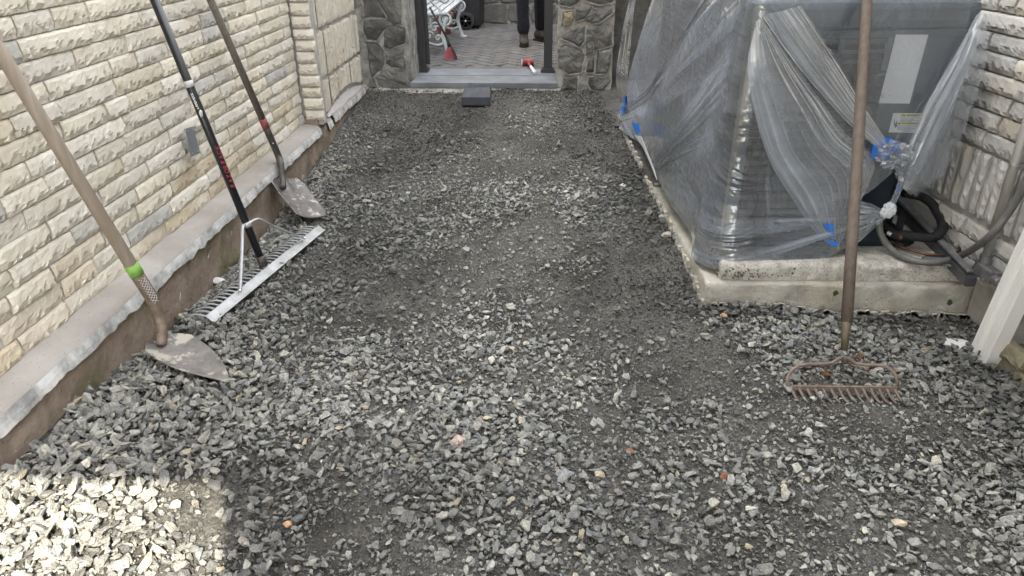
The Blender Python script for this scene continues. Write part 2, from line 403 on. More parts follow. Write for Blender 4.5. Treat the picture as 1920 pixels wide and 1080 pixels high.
gx = np.concatenate([np.arange(-1.9, 2.25, .03)]); gy = np.arange(-2.6, 6.9, .03)
XX, YY = np.meshgrid(gx, gy)
ZZ = ground(XX, YY) + (vnoise(XX, YY, 22, 5) - .5) * .007
vv = np.stack([XX.ravel(), YY.ravel(), ZZ.ravel()], 1)
nx = len(gx); ny = len(gy)
ii = (np.arange(ny - 1)[:, None] * nx + np.arange(nx - 1)[None, :]).ravel()
ff = np.stack([ii, ii + 1, ii + nx + 1, ii + nx], 1)
g0 = obj('ground', vv.tolist(), ff.tolist(), M['soil'], smooth=True)
tag(g0, 'dark compacted stone dust under the loose gravel', kind='structure')
far = MB().box((0, 20, -.35), (120, 120, .1)).build('terrain', M['soil'])
tag(far, 'flat earth around the houses', kind='structure')

# ---- loose stones
def stone_proto(k, seed):
    r_ = random.Random(seed); bm = bmesh.new()
    fl = r_.uniform(.34, .66); el = r_.uniform(.68, 1.0)
    npt = r_.randint(9, 14)
    for _ in range(npt):
        v = Vector((r_.gauss(0, 1), r_.gauss(0, 1), r_.gauss(0, 1))).normalized()
        v = Vector((max(-.8, min(.8, v.x)), max(-.8, min(.8, v.y)), max(-.75, min(.75, v.z)))) * r_.uniform(.85, 1.05)
        bm.verts.new((v.x * .5, v.y * .5 * el, v.z * .5 * fl))
    res = bmesh.ops.convex_hull(bm, input=bm.verts)
    for v in [v for v in bm.verts if not v.link_faces]: bm.verts.remove(v)
    bmesh.ops.dissolve_limit(bm, angle_limit=R(14), verts=bm.verts, edges=bm.edges)
    bmesh.ops.bevel(bm, geom=list(bm.edges), offset=.018, segments=1, affect='EDGES')
    bmesh.ops.triangulate(bm, faces=bm.faces)
    me = bpy.data.meshes.new('stone'); bm.to_mesh(me); bm.free(); me.materials.append(M['gravel'])
    return bpy.data.objects.new('stone_shape_%02d' % k, me)
pc = bpy.data.collections.new('gravel_shapes')
NP = 18
for k in range(NP): pc.objects.link(stone_proto(k, 100 + k))

def lin(*c): return np.array(c)
PAL = np.array([(.150, .152, .146), (.185, .186, .172), (.215, .214, .196), (.125, .126, .124), (.245, .238, .212), (.075, .073, .069), (.30, .285, .25), (.165, .172, .175), (.27, .235, .175)])
PW = np.array([.22, .24, .16, .13, .08, .07, .035, .05, .015]); PW = PW / PW.sum(); PAL = PAL * 1.75
def inside(X, Y):
    ok = (X > -1.615) & (Y < 6.24)
    ok &= np.where(Y < 2.80, X < np.where(Y < 2.5, footX(Y), rwX(Y)) - .005, X < padX(Y) - .003)
    return ok
def scatter(n, smin, smax, p, y0, y1, dens, lift, seed, tilt):
    r_ = np.random.default_rng(seed)
    X = r_.uniform(-1.62, 2.0, n); Y = r_.uniform(y0, y1, n)
    k = inside(X, Y); X, Y = X[k], Y[k]
    k = r_.random(len(X)) < dens(X, Y); X, Y = X[k], Y[k]; n = len(X)
    s = smin + (smax - smin) * r_.random(n) ** p
    Z = ground(X, Y) + s * lift * (.6 + .8 * r_.random(n))
    rot = np.stack([r_.normal(0, tilt, n), r_.normal(0, tilt, n), r_.uniform(0, 6.28, n)], 1)
    sc = np.stack([s * r_.uniform(.85, 1.25, n), s * r_.uniform(.7, 1.0, n), s * r_.uniform(.7, 1.15, n)], 1)
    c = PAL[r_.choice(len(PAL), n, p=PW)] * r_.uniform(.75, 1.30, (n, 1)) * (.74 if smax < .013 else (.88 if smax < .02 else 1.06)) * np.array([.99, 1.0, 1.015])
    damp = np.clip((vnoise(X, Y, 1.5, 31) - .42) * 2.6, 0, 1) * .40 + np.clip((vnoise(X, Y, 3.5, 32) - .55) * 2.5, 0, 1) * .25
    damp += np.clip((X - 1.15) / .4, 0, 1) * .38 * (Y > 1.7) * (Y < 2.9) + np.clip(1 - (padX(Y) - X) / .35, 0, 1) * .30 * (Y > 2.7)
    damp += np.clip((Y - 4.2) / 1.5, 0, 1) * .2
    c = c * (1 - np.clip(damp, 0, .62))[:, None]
    rusty = (vnoise(X, Y, 4.0, 33) > .95) & (r_.random(n) < .10)
    c[rusty] = np.array([.20, .105, .06]) * r_.uniform(.7, 1.1, (rusty.sum(), 1))
    return np.stack([X, Y, Z], 1), rot, sc, c
def coarse(X, Y):
    """where the coarse stone lies thick"""
    d = vnoise(X, Y, 1.6, 11) * .55 + vnoise(X, Y, 4.2, 12) * .45
    near = np.clip((2.9 - Y) / 1.2, 0, 1) * .02
    left = np.clip((-.9 - X) / .5, 0, 1) * .55 * (Y < 5.2)
    right = np.clip((X - .7) / .5, 0, 1) * .25 * (Y < 2.9)
    heap = .4 * np.exp(-(((X - .45) / .35) ** 2 + ((Y - 1.95) / .22) ** 2)) + .4 * np.exp(-(((X + .3) / .3) ** 2 + ((Y - 1.75) / .22) ** 2))
    return np.clip((d - .30) * 2.6 + near + left + right + heap, .14, 1) * (1 - .5 * np.clip((Y - 3.0) / 1.8, 0, 1))
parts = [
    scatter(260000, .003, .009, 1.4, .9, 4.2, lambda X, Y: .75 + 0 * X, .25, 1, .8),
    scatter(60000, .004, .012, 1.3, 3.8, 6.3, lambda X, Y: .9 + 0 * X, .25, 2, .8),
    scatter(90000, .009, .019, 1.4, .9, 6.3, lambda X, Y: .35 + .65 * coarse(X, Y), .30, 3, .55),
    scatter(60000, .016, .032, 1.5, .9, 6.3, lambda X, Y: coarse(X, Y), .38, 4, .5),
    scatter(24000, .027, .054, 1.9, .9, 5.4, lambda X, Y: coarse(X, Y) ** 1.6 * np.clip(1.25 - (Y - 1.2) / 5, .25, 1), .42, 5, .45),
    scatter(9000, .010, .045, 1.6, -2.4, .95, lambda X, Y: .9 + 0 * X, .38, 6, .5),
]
# banked coarse stone against the left foundation
def bank(n, seed):
    r_ = np.random.default_rng(seed)
    Y = r_.uniform(1.25, 4.6, n); X = -1.6 + np.abs(r_.normal(0, .2, n)) * np.where(Y < 2.6, 1.5, .7)
    k = inside(X, Y); X, Y = X[k], Y[k]; n = len(X)
    s = .018 + .034 * r_.random(n) ** 1.5; s = s * np.where(Y < 2.7, 1.15, .85)
    Z = ground(X, Y) + s * .4 + r_.random(n) * .016
    rot = np.stack([r_.normal(0, .7, n), r_.normal(0, .7, n), r_.uniform(0, 6.28, n)], 1)
    sc = np.stack([s * r_.uniform(.9, 1.4, n), s * r_.uniform(.7, 1.0, n), s * r_.uniform(.6, 1.0, n)], 1)
    c = PAL[r_.choice(len(PAL), n, p=PW)] * r_.uniform(.72, 1.0, (n, 1))
    return np.stack([X, Y, Z], 1), rot, sc, c
parts.append(bank(4200, 41))
def gz(px, py, off=0.0):
    p = atz(px, py, 0)
    for _ in range(8): p = atz(px, py, float(ground(p.x, p.y)) + off)
    return p
CLEAR = [([(300, 632), (345, 612), (400, 655), (432, 716), (395, 712), (330, 686)], .07, .012),
         ([(370, 592), (395, 612), (612, 428), (590, 418)], .04, .012),
         ([(514, 345), (552, 328), (606, 388), (600, 424), (572, 420)], .07, .012)]
def clear_mask(P, S):
    keep = np.ones(len(P), bool)
    for poly, off, lim in CLEAR:
        q = [gz(x, y, off * .4) for x, y in poly]
        ins = np.zeros(len(P), bool); j = len(q) - 1
        for i in range(len(q)):
            xi, yi, xj, yj = q[i].x, q[i].y, q[j].x, q[j].y
            c = ((yi > P[:, 1]) != (yj > P[:, 1])) & (P[:, 0] < (xj - xi) * (P[:, 1] - yi) / (yj - yi + 1e-9) + xi)
            ins ^= c; j = i
        keep &= ~(ins & (S > lim))
    return keep
parts = [tuple(a[clear_mask(p[0], p[2].max(1))] for a in p) for p in parts]
P_ = np.concatenate([p[0] for p in parts]); RO = np.concatenate([p[1] for p in parts]); SC = np.concatenate([p[2] for p in parts]); TC = np.concatenate([p[3] for p in parts])
n = len(P_)
me = bpy.data.meshes.new('gravel'); me.vertices.add(n); me.vertices.foreach_set('co', P_.astype(np.float32).ravel())
def att(nm, typ, arr, key):
    a = me.attributes.new(nm, typ, 'POINT'); a.data.foreach_set(key, arr.ravel())
att('rot', 'FLOAT_VECTOR', RO.astype(np.float32), 'vector')
att('scl', 'FLOAT_VECTOR', SC.astype(np.float32), 'vector')
att('tone', 'FLOAT_COLOR', np.concatenate([TC, np.ones((n, 1))], 1).astype(np.float32), 'color')
att('idx', 'INT', rng.integers(0, NP, n).astype(np.int32), 'value')
gravel = link('gravel', me)
tag(gravel, 'loose crushed grey stone spread over the whole passage', kind='stuff')
ng = bpy.data.node_groups.new('gravel_scatter', 'GeometryNodeTree')
ng.interface.new_socket('Geometry', in_out='INPUT', socket_type='NodeSocketGeometry')
ng.interface.new_socket('Geometry', in_out='OUTPUT', socket_type='NodeSocketGeometry')
gi = ng.nodes.new('NodeGroupInput'); go = ng.nodes.new('NodeGroupOutput')
m2p = ng.nodes.new('GeometryNodeMeshToPoints'); iop = ng.nodes.new('GeometryNodeInstanceOnPoints')
ci = ng.nodes.new('GeometryNodeCollectionInfo'); ci.inputs['Collection'].default_value = pc; ci.inputs['Separate Children'].default_value = True; ci.inputs['Reset Children'].default_value = True
def na(nm, dt):
    q = ng.nodes.new('GeometryNodeInputNamedAttribute'); q.data_type = dt; q.inputs['Name'].default_value = nm; return q
ar, as_, ai = na('rot', 'FLOAT_VECTOR'), na('scl', 'FLOAT_VECTOR'), na('idx', 'INT')
e2r = ng.nodes.new('FunctionNodeEulerToRotation')
iop.inputs['Pick Instance'].default_value = True
lk = ng.links.new
lk(gi.outputs[0], m2p.inputs['Mesh']); lk(m2p.outputs[0], iop.inputs['Points']); lk(ci.outputs[0], iop.inputs['Instance'])
lk(ar.outputs['Attribute'], e2r.inputs[0]); lk(e2r.outputs[0], iop.inputs['Rotation']); lk(as_.outputs['Attribute'], iop.inputs['Scale']); lk(ai.outputs['Attribute'], iop.inputs['Instance Index'])
lk(iop.outputs[0], go.inputs[0])
md = gravel.modifiers.new('scatter', 'NODES'); md.node_group = ng

# ------------------------------------------------------------------ split-face stone
def rockface(Ls, Hs, depth, seed, cell=.0125, chips=True):
    """front of a split stone: returns (s,t,d) grid points and faces, closed to the back (d=-.01)"""
    r_ = random.Random(seed)
    ns = max(4, int(Ls / cell)); nt = max(5, int(Hs / .0095))
    # scallops along the lower edge
    arcs = []; s = -.02
    while s < Ls + .02:
        wd = r_.choice((r_.uniform(.018, .035), r_.uniform(.03, .075))); arcs.append((s, s + wd, r_.choice((r_.uniform(.14, .36), r_.uniform(.25, .55))), r_.uniform(-.35, .35))); s += wd
    tl = [r_.uniform(-.1, .1) for _ in range(2)]; pk = r_.uniform(.75, 1.0); b1 = r_.uniform(.3, .7) * Ls; b2 = r_.uniform(-.16, .16)
    def dep(s, t):
        tt = t / Hs
        d = depth * pk * (.42 + .58 * max(0, 1 - tt) ** .8) + tl[0] * (s - Ls / 2) * .12
        if s > b1: d += b2 * (s - b1) * .3
        if chips:
            for a, b, h, ti in arcs:
                if a <= s < b:
                    c = (s - (a + b) / 2) / ((b - a) / 2)
                    tb = h * (1 - .75 * c * c) + .06
                    if tt < tb:
                        k = (tb - tt) / tb
                        d -= depth * (.34 * k + .24 * (1 - c * c * .6) * min(1, k * 5)) + ti * c * depth * .3
                    break
        e = min(s, Ls - s)
        if e < .006: d -= depth * .22 * (1 - e / .006)
        if Hs - t < .005: d -= depth * .15
        d += .0022 * mnoise.noise(Vector((s * 45 + seed, t * 60, seed * .37)))
        return max(.001, d)
    V = []; 
    for j in range(nt + 1):
        for i in range(ns + 1):
            s = Ls * i / ns; t = Hs * j / nt
            js = r_.uniform(-.3, .3) * Ls / ns if 0 < i < ns else 0
            jt = r_.uniform(-.3, .3) * Hs / nt if 0 < j < nt else 0
            es = .0025 * mnoise.noise(Vector((seed * 1.3, t * 90, i * .01))) if i in (0, ns) else 0
            et = .0022 * mnoise.noise(Vector((s * 70, seed * 2.1, j * .01))) if j in (0, nt) else 0
            V.append((s + js + es, t + jt + et, dep(s, t)))
    F = [(j * (ns + 1) + i, j * (ns + 1) + i + 1, (j + 1) * (ns + 1) + i + 1, (j + 1) * (ns + 1) + i) for j in range(nt) for i in range(ns)]
    # skirt to the back
    ring = [i for i in range(ns + 1)] + [j * (ns + 1) + ns for j in range(1, nt + 1)] + [nt * (ns + 1) + i for i in range(ns - 1, -1, -1)] + [j * (ns + 1) for j in range(nt - 1, 0, -1)]
    n0 = len(V); V += [(V[k][0], V[k][1], -.012) for k in ring]; m = len(ring)
    for q in range(m): F.append((ring[q], n0 + q, n0 + (q + 1) % m, ring[(q + 1) % m]))
    return V, F

def stone_wall(parent, org, along, out, s0, s1, z0, nc, pitch, hs, depth, matn, seed, mean=.24, vis=None, end_fn=None, bands=None, mix=None):
    """courses of split stones; seen ones become parts, the rest one joined part"""
    org, along, out = Vector(org), Vector(along).normalized(), Vector(out).normalized()
    up = Vector((0, 0, 1)); r_ = random.Random(seed); rest = MB(); cnt = 0; k = 0
    for c in range(nc):
        zb = z0 + c * pitch; s = s0 - r_.uniform(0, .2)
        if bands and any(a <= zb < b for a, b in bands): continue
        while s < s1:
            Ls = min(max(r_.gauss(mean, .07), .10), .40); a = max(s, s0); b = min(s + Ls, s1); s += Ls
            if s1 - b < .05: b = s1; s = s1 + 1
            if b - a < .04: continue
            gap = r_.uniform(.004, .011)
            p = org + along * a
            mid = p + along * ((b - a) / 2); mid.z = zb + hs / 2
            seen = vis(mid)
            V, F = rockface(b - a - gap, hs, depth * r_.uniform(.75, 1.15), seed * 1000 + k, cell=.0125 if seen else .03); k += 1
            base = Vector((p.x, p.y, zb))
            vs = [base + along * q[0] + up * q[1] + out * q[2] for q in V]
            mt = matn
            if mix: mt = mix(mid, r_)
            if seen:
                o = obj('stone', [v - base for v in vs], F, M[mt], None)
                o.location = base; o.parent = parent; o.matrix_parent_inverse = WM[parent.name].inverted(); cnt += 1
            else: rest.add(vs, F)
    if rest.v:
        o = rest.build('stonework', M[matn], parent); o['kind'] = 'stuff'
    return cnt
def in_view(p, m=30):
    x, y = proj(p)
    q = CM.transposed() @ (Vector(p) - CP)
    return q.z < 0 and -m - 30 < x < 1950 + m and -m - 20 < y < 1110

# ------------------------------------------------------------------ left house wall
LW = thing('house_wall', 'cream split stone house wall with cement ledge on the left side', 'wall', (-1.9, 2, 0))
XW = -1.742
def fq(parent, name, matn, poly, **k):
    return obj(name, poly, [tuple(range(len(poly)))], M[matn], parent)
MB().box((-1.8965, 1.0, 1.75), (.30, 7.8, 3.1)).build('mortar_bed', M['mortar'], LW)
def lmix(p, r_):
    q = r_.random()
    if p.z < .62 and q < .62 * (1 - (p.z - .26) / .36) * (.55 if p.y < 2.2 else 1): return 'limetan'
    return 'limedull' if q > .93 else 'lime'
nl = stone_wall(LW, (XW - .005, 0, 0), (0, 1, 0), (1, 0, 0), -2.6, 4.90, .262, 40, .0725, .0668, .021, 'lime', 3, mean=.29,
                vis=lambda p: in_view(p) and p.y > 1.2, mix=lmix)
# column of stone ends facing the camera
col_z = .285; r_ = random.Random(5); k = 0
MB().box((-1.66, 4.96, 1.2), (.10, .10, 1.9)).build('mortar_bed', M['mortar'], LW)
while col_z < 1.30:
    hh = r_.uniform(.056, .070); wdt = r_.uniform(.118, .135)
    V, F = rockface(wdt, hh, .028, 900 + k, cell=.012); k += 1
    base = Vector((-1.728 + r_.uniform(0, .006), 4.905, col_z))
    vs = [Vector((q[0], -q[2], q[1])) for q in V]
    o = obj('stone', vs, [f[::-1] for f in F][::-1] if False else F, M['lime'], None)
    o.location = base; o.parent = LW; o.matrix_parent_inverse = WM[LW.name].inverted()
    col_z += hh + .014
# facing of upright stones beyond the column
sf = MB(); r_ = random.Random(8); k = 0
for zb, zt in ((.27, .505), (.52, .835), (.85, 1.20), (1.215, 1.6), (1.615, 2.0)):
    y = 4.99
    while y < 6.24:
        wd = r_.uniform(.034, .052)
        lowz = zb
        hgt = zt - zb - r_.uniform(.002, .02); dp = r_.uniform(.014, .028); off = r_.uniform(0, .012); k += 1
        nj, ni = 14, 7; V = []; F = []
        for j in range(nj + 1):
            for i in range(ni + 1):
                t = i / ni; prf = max(0, math.sin(math.pi * (.04 + .92 * t))) ** .55
                d = off + dp * prf * (.75 + .5 * abs(mnoise.noise(Vector((k * 3.3, j * .55, t * 2))))) * (.75 if j in (0, nj) else 1)
                V.append((-1.680 + d, y + .002 + (wd - .004) * t + .004 * mnoise.noise(Vector((j * .5, k * 1.7, 0))), lowz + hgt * j / nj))
        for j in range(nj):
            for i in range(ni): q = j * (ni + 1) + i; F.append((q, q + 1, q + ni + 2, q + ni + 1))
        sf.add(V, F)
        y += wd
o = sf.build('upright_stonework', M['lime'], LW); o['kind'] = 'stuff'
MB().box((-1.83, 5.60, 1.1), (.315, 1.28, 1.85)).build('mortar_bed', M['mortar'], LW)
# ledge
def ragged(y0, y1, z, amp, step=.02, seed=1):
    out = []; y = y0; k = 0
    while y < y1:
        out.append((y, z + amp * (fbm(y * 3.3, seed, 0, 3) * .7 + fbm(y * 17, seed + 5, 0, 3) * .75))); y += step
    out.append((y1, z)); return out
def ledge_piece(y0, y1, zt=.250, seed=1):
    # sloping top (slightly uneven)
    n = int((y1 - y0) / .03) + 1; V = []; F = []
    for i in range(n + 1):
        y = y0 + (y1 - y0) * i / n
        wob = .0025 * fbm(y * 5, seed, 1, 2)
        V += [(-1.80, y, zt + .018), (-1.70, y, zt + .012 + wob), (-1.635 + wob, y, zt + .002 + wob), (-1.625 + .002 * fbm(y * 9, 3, seed, 2), y, zt - .012)]
    for i in range(n):
        for k in range(3): F.append((i * 4 + k, i * 4 + k + 1, (i + 1) * 4 + k + 1, (i + 1) * 4 + k))
    o = obj('ledge', V, F, M['ledge'], LW, smooth=True)
    # render drip edge, ragged underside
    pts = ragged(y0, y1, zt - .062, .016, .012, seed); V = []; F = []
    for (y, z) in pts:
        b = .003 * fbm(y * 11, seed, 4, 2)
        z = min(z, zt - .03)
        V += [(-1.6235, y, zt - .010), (-1.616 + b, y, (zt - .01 + z) / 2), (-1.613 + b, y, z + .004), (-1.628, y, z - .004)]
    for i in range(len(pts) - 1):
        for k in range(3): F.append((i * 4 + k, (i + 1) * 4 + k, (i + 1) * 4 + k + 1, i * 4 + k + 1))
    obj('render_edge', V, F, M['render'], LW)
ledge_piece(-2.6, 4.87, .25, 2)
ledge_piece(5.05, 5.16, .235, 9)
ledge_piece(5.20, 6.25, .25, 5)
# pale cement slope against the upright stones
V = []; F = []; n = 24
for i in range(n + 1):
    y = 5.13 + 1.12 * i / n; t = i / n
    h = .012 + .095 * max(0, math.sin(math.pi * min(1, t * 1.05))) ** .8
    V += [(-1.632, y, .247), (-1.655, y, .25 + h * .55), (-1.668 + .028, y, .25 + h)]
for i in range(n):
    for k in range(2): F.append((i * 3 + k, (i + 1) * 3 + k, (i + 1) * 3 + k + 1, i * 3 + k + 1))
M['wash'] = mat('pale_cement', (.47, .45, .44), (.55, .53, .52), 4, bumps=((90, .3, .002),), rough=.95)
obj('cement_fillet', V, F, M['wash'], LW)
# foundation face
V = []; F = []; n1 = 420; n2 = 22
for i in range(n1 + 1):
    y = -2.6 + 8.87 * i / n1
    for j in range(n2 + 1):
        z = -.35 + .57 * j / n2
        V.append((-1.635 + .009 * fbm(y * 6, z * 9, 2, 4), y, z))
for i in range(n1):
    for j in range(n2): q = i * (n2 + 1) + j; F.append((q, q + n2 + 1, q + n2 + 2, q + 1))
obj('foundation', V, F, M['found'], LW, smooth=True)
MB().box((-1.79, 4.935, -.06), (.30, .1, .7)).build('foundation_pier', M['found'], LW)
# splashes of render on the foundation
sp = MB(); r_ = random.Random(12)
for _ in range(4):
    y = r_.uniform(1.5, 4.7); z = r_.uniform(.03, .17); L_ = r_.uniform(.012, .045); a = r_.uniform(.5, 1.2); wd = r_.uniform(.001, .0022)
    u = Vector((0, math.cos(a), math.sin(a))); v = Vector((0, -u.z, u.y))
    c = Vector((-1.6265, y, z)); sp.prism([c - u * L_ / 2, c + v * wd, c + u * L_ / 2, c - v * wd], (.003, 0, 0))
sp.build('render_splashes', M['render'], LW)['kind'] = 'stuff'
# upper house body
MB().box((-2.1, 1.6, 4.15), (.7, 9.4, 1.7)).build('upper_wall', M['housewall'], LW)
# metal cover plate
cp = thing('cover_plate', 'grey metal blank cover plate screwed to the left stone wall', 'plate', (XW + .03, 3.2, .6))
a, b, c, d_ = [atx(x, y, XW + .036) for x, y in ((345, 241), (361, 237), (373, 287), (357, 294))]
MB().prism([a, b, c, d_], (.006, 0, 0)).build('plate', M['plate'], cp, bevel=.002)
mm = MB()
for u, v in ((.2, .1), (.8, .1), (.2, .9), (.8, .9)):
    p = a.lerp(b, u).lerp(d_.lerp(c, u), v)
    obj('screw', *(lambda q: (q.v, q.f))(MB().lathe([(.0035, 0), (.0035, .002), (.002, .003)], p + Vector((.006, 0, 0)), (1, 0, 0), 8)), M['hub'], cp)

# ------------------------------------------------------------------ right house wall
RW = thing('house_wall', 'pale grey split stone house wall behind the covered unit on the right', 'wall', (1.9, 2.5, 0))
ra = R(5.3); ral = Vector((-math.sin(ra), math.cos(ra), 0)); rout = Vector((-math.cos(ra), -math.sin(ra), 0))
rorg = Vector((rwX(0), 0, 0)) - rout * .012
bedc = rorg + ral * 2.2 - rout * .15
MB().box((bedc.x, bedc.y, 1.9), (.28, 9.6, 4.4), Matrix.Rotation(ra, 3, 'Z')).build('mortar_bed', M['mortar'], RW)
ysh = 1 / math.cos(ra)
def rmix(p, r_):
    return 'limelow' if p.z < .17 else 'limegrey'
nr = stone_wall(RW, rorg, ral, rout, -2.4, 6.9, .012, 44, .0735, .0665, .028, 'limegrey', 17, mean=.25,
                vis=lambda p: in_view(p) and 1.7 < p.y < 3.9 and (p.y < 3.1 or p.z > .3), bands=((-.1, .10), (.36, .655), (2.0, 2.3)), mix=rmix)
stone_wall(RW, rorg + rout * .082, ral, rout, -2.4, 2.50, -.055, 2, .075, .071, .040, 'limelow', 19, mean=.30, vis=lambda p: in_view(p) and 1.7 < p.y, mix=lambda p, r_: 'limelow')
MB().box((rorg + rout * .035 + ral * .0 + Vector((0, 0, -.10))), (.085, 5.0, .30), Matrix.Rotation(ra, 3, 'Z')).build('footing', M['limelow'], RW)
# band of upright stones
r_ = random.Random(21); s = 1.2; k = 0
while s < 4.0:
    wd = r_.uniform(.055, .068)
    V, F = rockface(.255, wd - .007, .026, 5000 + k, cell=.02); k += 1
    base = rorg + ral * s; base.z = .403
    vs = [ral * q[1] + Vector((0, 0, 1)) * q[0] + rout * q[2] for q in V]
    o = obj('stone', vs, F, M['limegrey'], None); o.location = base; o.parent = RW; o.matrix_parent_inverse = WM[RW.name].inverted()
    s += wd
MB().box((bedc.x + .05, bedc.y, 4.9), (.5, 9.6, 1.6), Matrix.Rotation(ra, 3, 'Z')).build('upper_wall', M['housewall'], RW)

# ------------------------------------------------------------------ unseen wall added behind the camera to shade the passage and frame the sun patch
HB = thing('house_wall', 'tall stucco house wall behind the photographer with a wide low opening', 'wall', (1, -1.2, 0))
YB = -1.0
MB().box((3.1 + .225, YB - .15, 5.5), (6.2, .3, 11.6)).build('wall', M['housewall'], HB)
MB().box((-1.3825, YB - .15, 2.665 + 4.3175), (3.215, .3, 8.635)).build('wall', M['housewall'], HB)
MB().box((-4.5, YB - .15, 5.5), (3.02, .3, 11.6)).build('wall', M['housewall'], HB)

# ------------------------------------------------------------------ gate wall: stone pillars
YG = 6.27
def pillar(name, label, x0, x1, polys, zt, mpoint, tanset=(), ydepth=.45, extra=None):
    P = thing(name, label, 'pillar', ((x0 + x1) / 2, YG + .2, .2))
    # mortar body with lumpy front
    n, m = 26, 50; V = []; F = []
    for j in range(m + 1):
        z = .05 + (zt - .05) * j / m
        for i in range(n + 1):
            x = x0 + (x1 - x0) * i / n
            ex = .007 * fbm(z * 9, i, 3, 3) if i in (0, n) else 0
            V.append((x + ex, YG + .006 * fbm(x * 14, z * 14, 1, 3), z))
    for j in range(m):
        for i in range(n): q = j * (n + 1) + i; F.append((q, q + 1, q + n + 2, q + n + 1))
    n0 = len(V); ring = [i for i in range(n + 1)] + [j * (n + 1) + n for j in range(1, m + 1)] + [m * (n + 1) + i for i in range(n - 1, -1, -1)] + [j * (n + 1) for j in range(m - 1, 0, -1)]
    V += [(V[q][0], YG + ydepth, V[q][2]) for q in ring]
    for q in range(len(ring)): F.append((ring[q], ring[(q + 1) % len(ring)], n0 + (q + 1) % len(ring), n0 + q))
    F.append(tuple(n0 + q for q in range(len(ring)))[::-1])
    obj('mortar_body', V, F, M[mpoint], P)
    for k, poly in enumerate(polys):
        pts = [aty(x, y, YG) for x, y in poly]
        c = sum(pts, Vector()) / len(pts)
        pts = [c + (p - c) * 1.075 for p in pts]
        # densify outline with slight roughness
        out = []
        for i in range(len(pts)):
            a, b = pts[i], pts[(i + 1) % len(pts)]; nn = max(2, int((b - a).length / .02))
            for q in range(nn):
                p = a.lerp(b, q / nn); rr = .004 * fbm(p.x * 30, p.z * 30, k, 2)
                p = p + (p - c).normalized() * rr; out.append(p)
        V = []; F = []; nn = len(out); rs = (1.0, .97, .8, .5, .2)
        bm_t = (k * 37 % 7 - 3) * .01
        for ri, rf in enumerate(rs):
            for p in out:
                q = c.lerp(p, rf)
                pro = (-.006, .008, .016, .020, .021)[ri]
                dy = pro + .012 * fbm(q.x * 16 + k, q.z * 16, 2, 4) * (ri > 0) + (q.x - c.x) * bm_t
                V.append((q.x - c.x, -dy, q.z - c.z))
        V.append((0, -.021, 0))
        for ri in range(len(rs) - 1):
            for i in range(nn):
                F.append((ri * nn + i, ri * nn + (i + 1) % nn, (ri + 1) * nn + (i + 1) % nn, (ri + 1) * nn + i))
        for i in range(nn): F.append(((len(rs) - 1) * nn + i, (len(rs) - 1) * nn + (i + 1) % nn, len(rs) * nn))
        o = obj('stone', V, F, M['fieldtan' if k in tanset else 'field'], None)
        o.location = (c.x, YG - .002, c.z); o.parent = P; o.matrix_parent_inverse = WM[P.name].inverted()
        # a raised bead of pointing round part of the stone
        bead = []
        r_ = random.Random(k * 13 + int(x0 * 10)); st = r_.randrange(nn); ln = int(nn * r_.uniform(.35, .75))
        for i in range(ln):
            p = out[(st + i) % nn]; p = p + (p - c).normalized() * .011
            bead.append(Vector((p.x, YG - .010 - .003 * fbm(p.x * 20, p.z * 20, 7, 2), p.z)))
        if len(bead) > 3:
            MB().tube(bead, [.0045 + .0035 * abs(fbm(i * .6, k, 1, 2)) for i in range(len(bead))], 6).build('pointing', M[mpoint], P, smooth=True)
    return P
Lp = [[(684, -60), (702, -60), (706, 0), (724, 31), (686, 28), (682, 0)], [(708, -50), (752, -50), (751, 40), (738, 44), (723, 20), (708, 0)],
      [(684, 38), (722, 38), (734, 46), (718, 56), (706, 74), (689, 72), (682, 52)],
      [(722, 56), (740, 50), (758, 54), (760, 80), (745, 84), (729, 91), (721, 86)],
      [(689, 81), (708, 83), (717, 94), (720, 118), (716, 127), (698, 142), (693, 120)],
      [(722, 98), (738, 92), (755, 92), (757, 127), (735, 124), (723, 118)],
      [(716, 136), (724, 131), (757, 135), (770, 160), (768, 168), (724, 168), (712, 158), (706, 144)],
      [(693, 150), (699, 147), (707, 163), (694, 164)],
      [(754, -60), (762, -60), (763, 40), (757, 40)]]
Lp = Lp[:-1]
LPX0 = -1.80
pl = pillar('stone_pillar', 'dark fieldstone pillar left of the gate against the cream wall', LPX0, -1.236, Lp, 1.9, 'point')
Rp = [[(1052, -50), (1098, -50), (1098, -8), (1072, 10), (1052, 6)], [(1104, -50), (1146, -50), (1148, 2), (1125, 6), (1102, 0)],
      [(1057, 24), (1074, 22), (1075, 38), (1066, 48), (1056, 46)],
      [(1081, 17), (1098, 13), (1108, 14), (1100, 32), (1080, 38)],
      [(1112, 14), (1146, 16), (1147, 24), (1124, 40), (1110, 42), (1094, 36)],
      [(1056, 66), (1080, 52), (1096, 48), (1094, 76), (1086, 86), (1072, 78), (1054, 72)],
      [(1101, 55), (1132, 44), (1145, 62), (1146, 84), (1116, 90), (1112, 78), (1100, 78)],
      [(1099, 82), (1110, 82), (1111, 98), (1100, 103)],
      [(1048, 92), (1062, 85), (1088, 95), (1094, 104), (1088, 133), (1066, 136), (1048, 124)],
      [(1104, 112), (1113, 108), (1113, 135), (1099, 134)],
      [(1121, 95), (1145, 93), (1145, 115), (1138, 136), (1118, 136)],
      [(1058, 145), (1082, 144), (1080, 168), (1056, 166)],
      [(1106, 146), (1140, 143), (1144, 152), (1130, 168), (1110, 168), (1104, 156)]]
RPX0, RPX1 = .014, aty(1149, 100, YG).x
pr = pillar('stone_pillar', 'pale pointed fieldstone pillar between the gate and the plastic cover', RPX0, RPX1, Rp, 1.9, 'pointR', tanset=(2,))
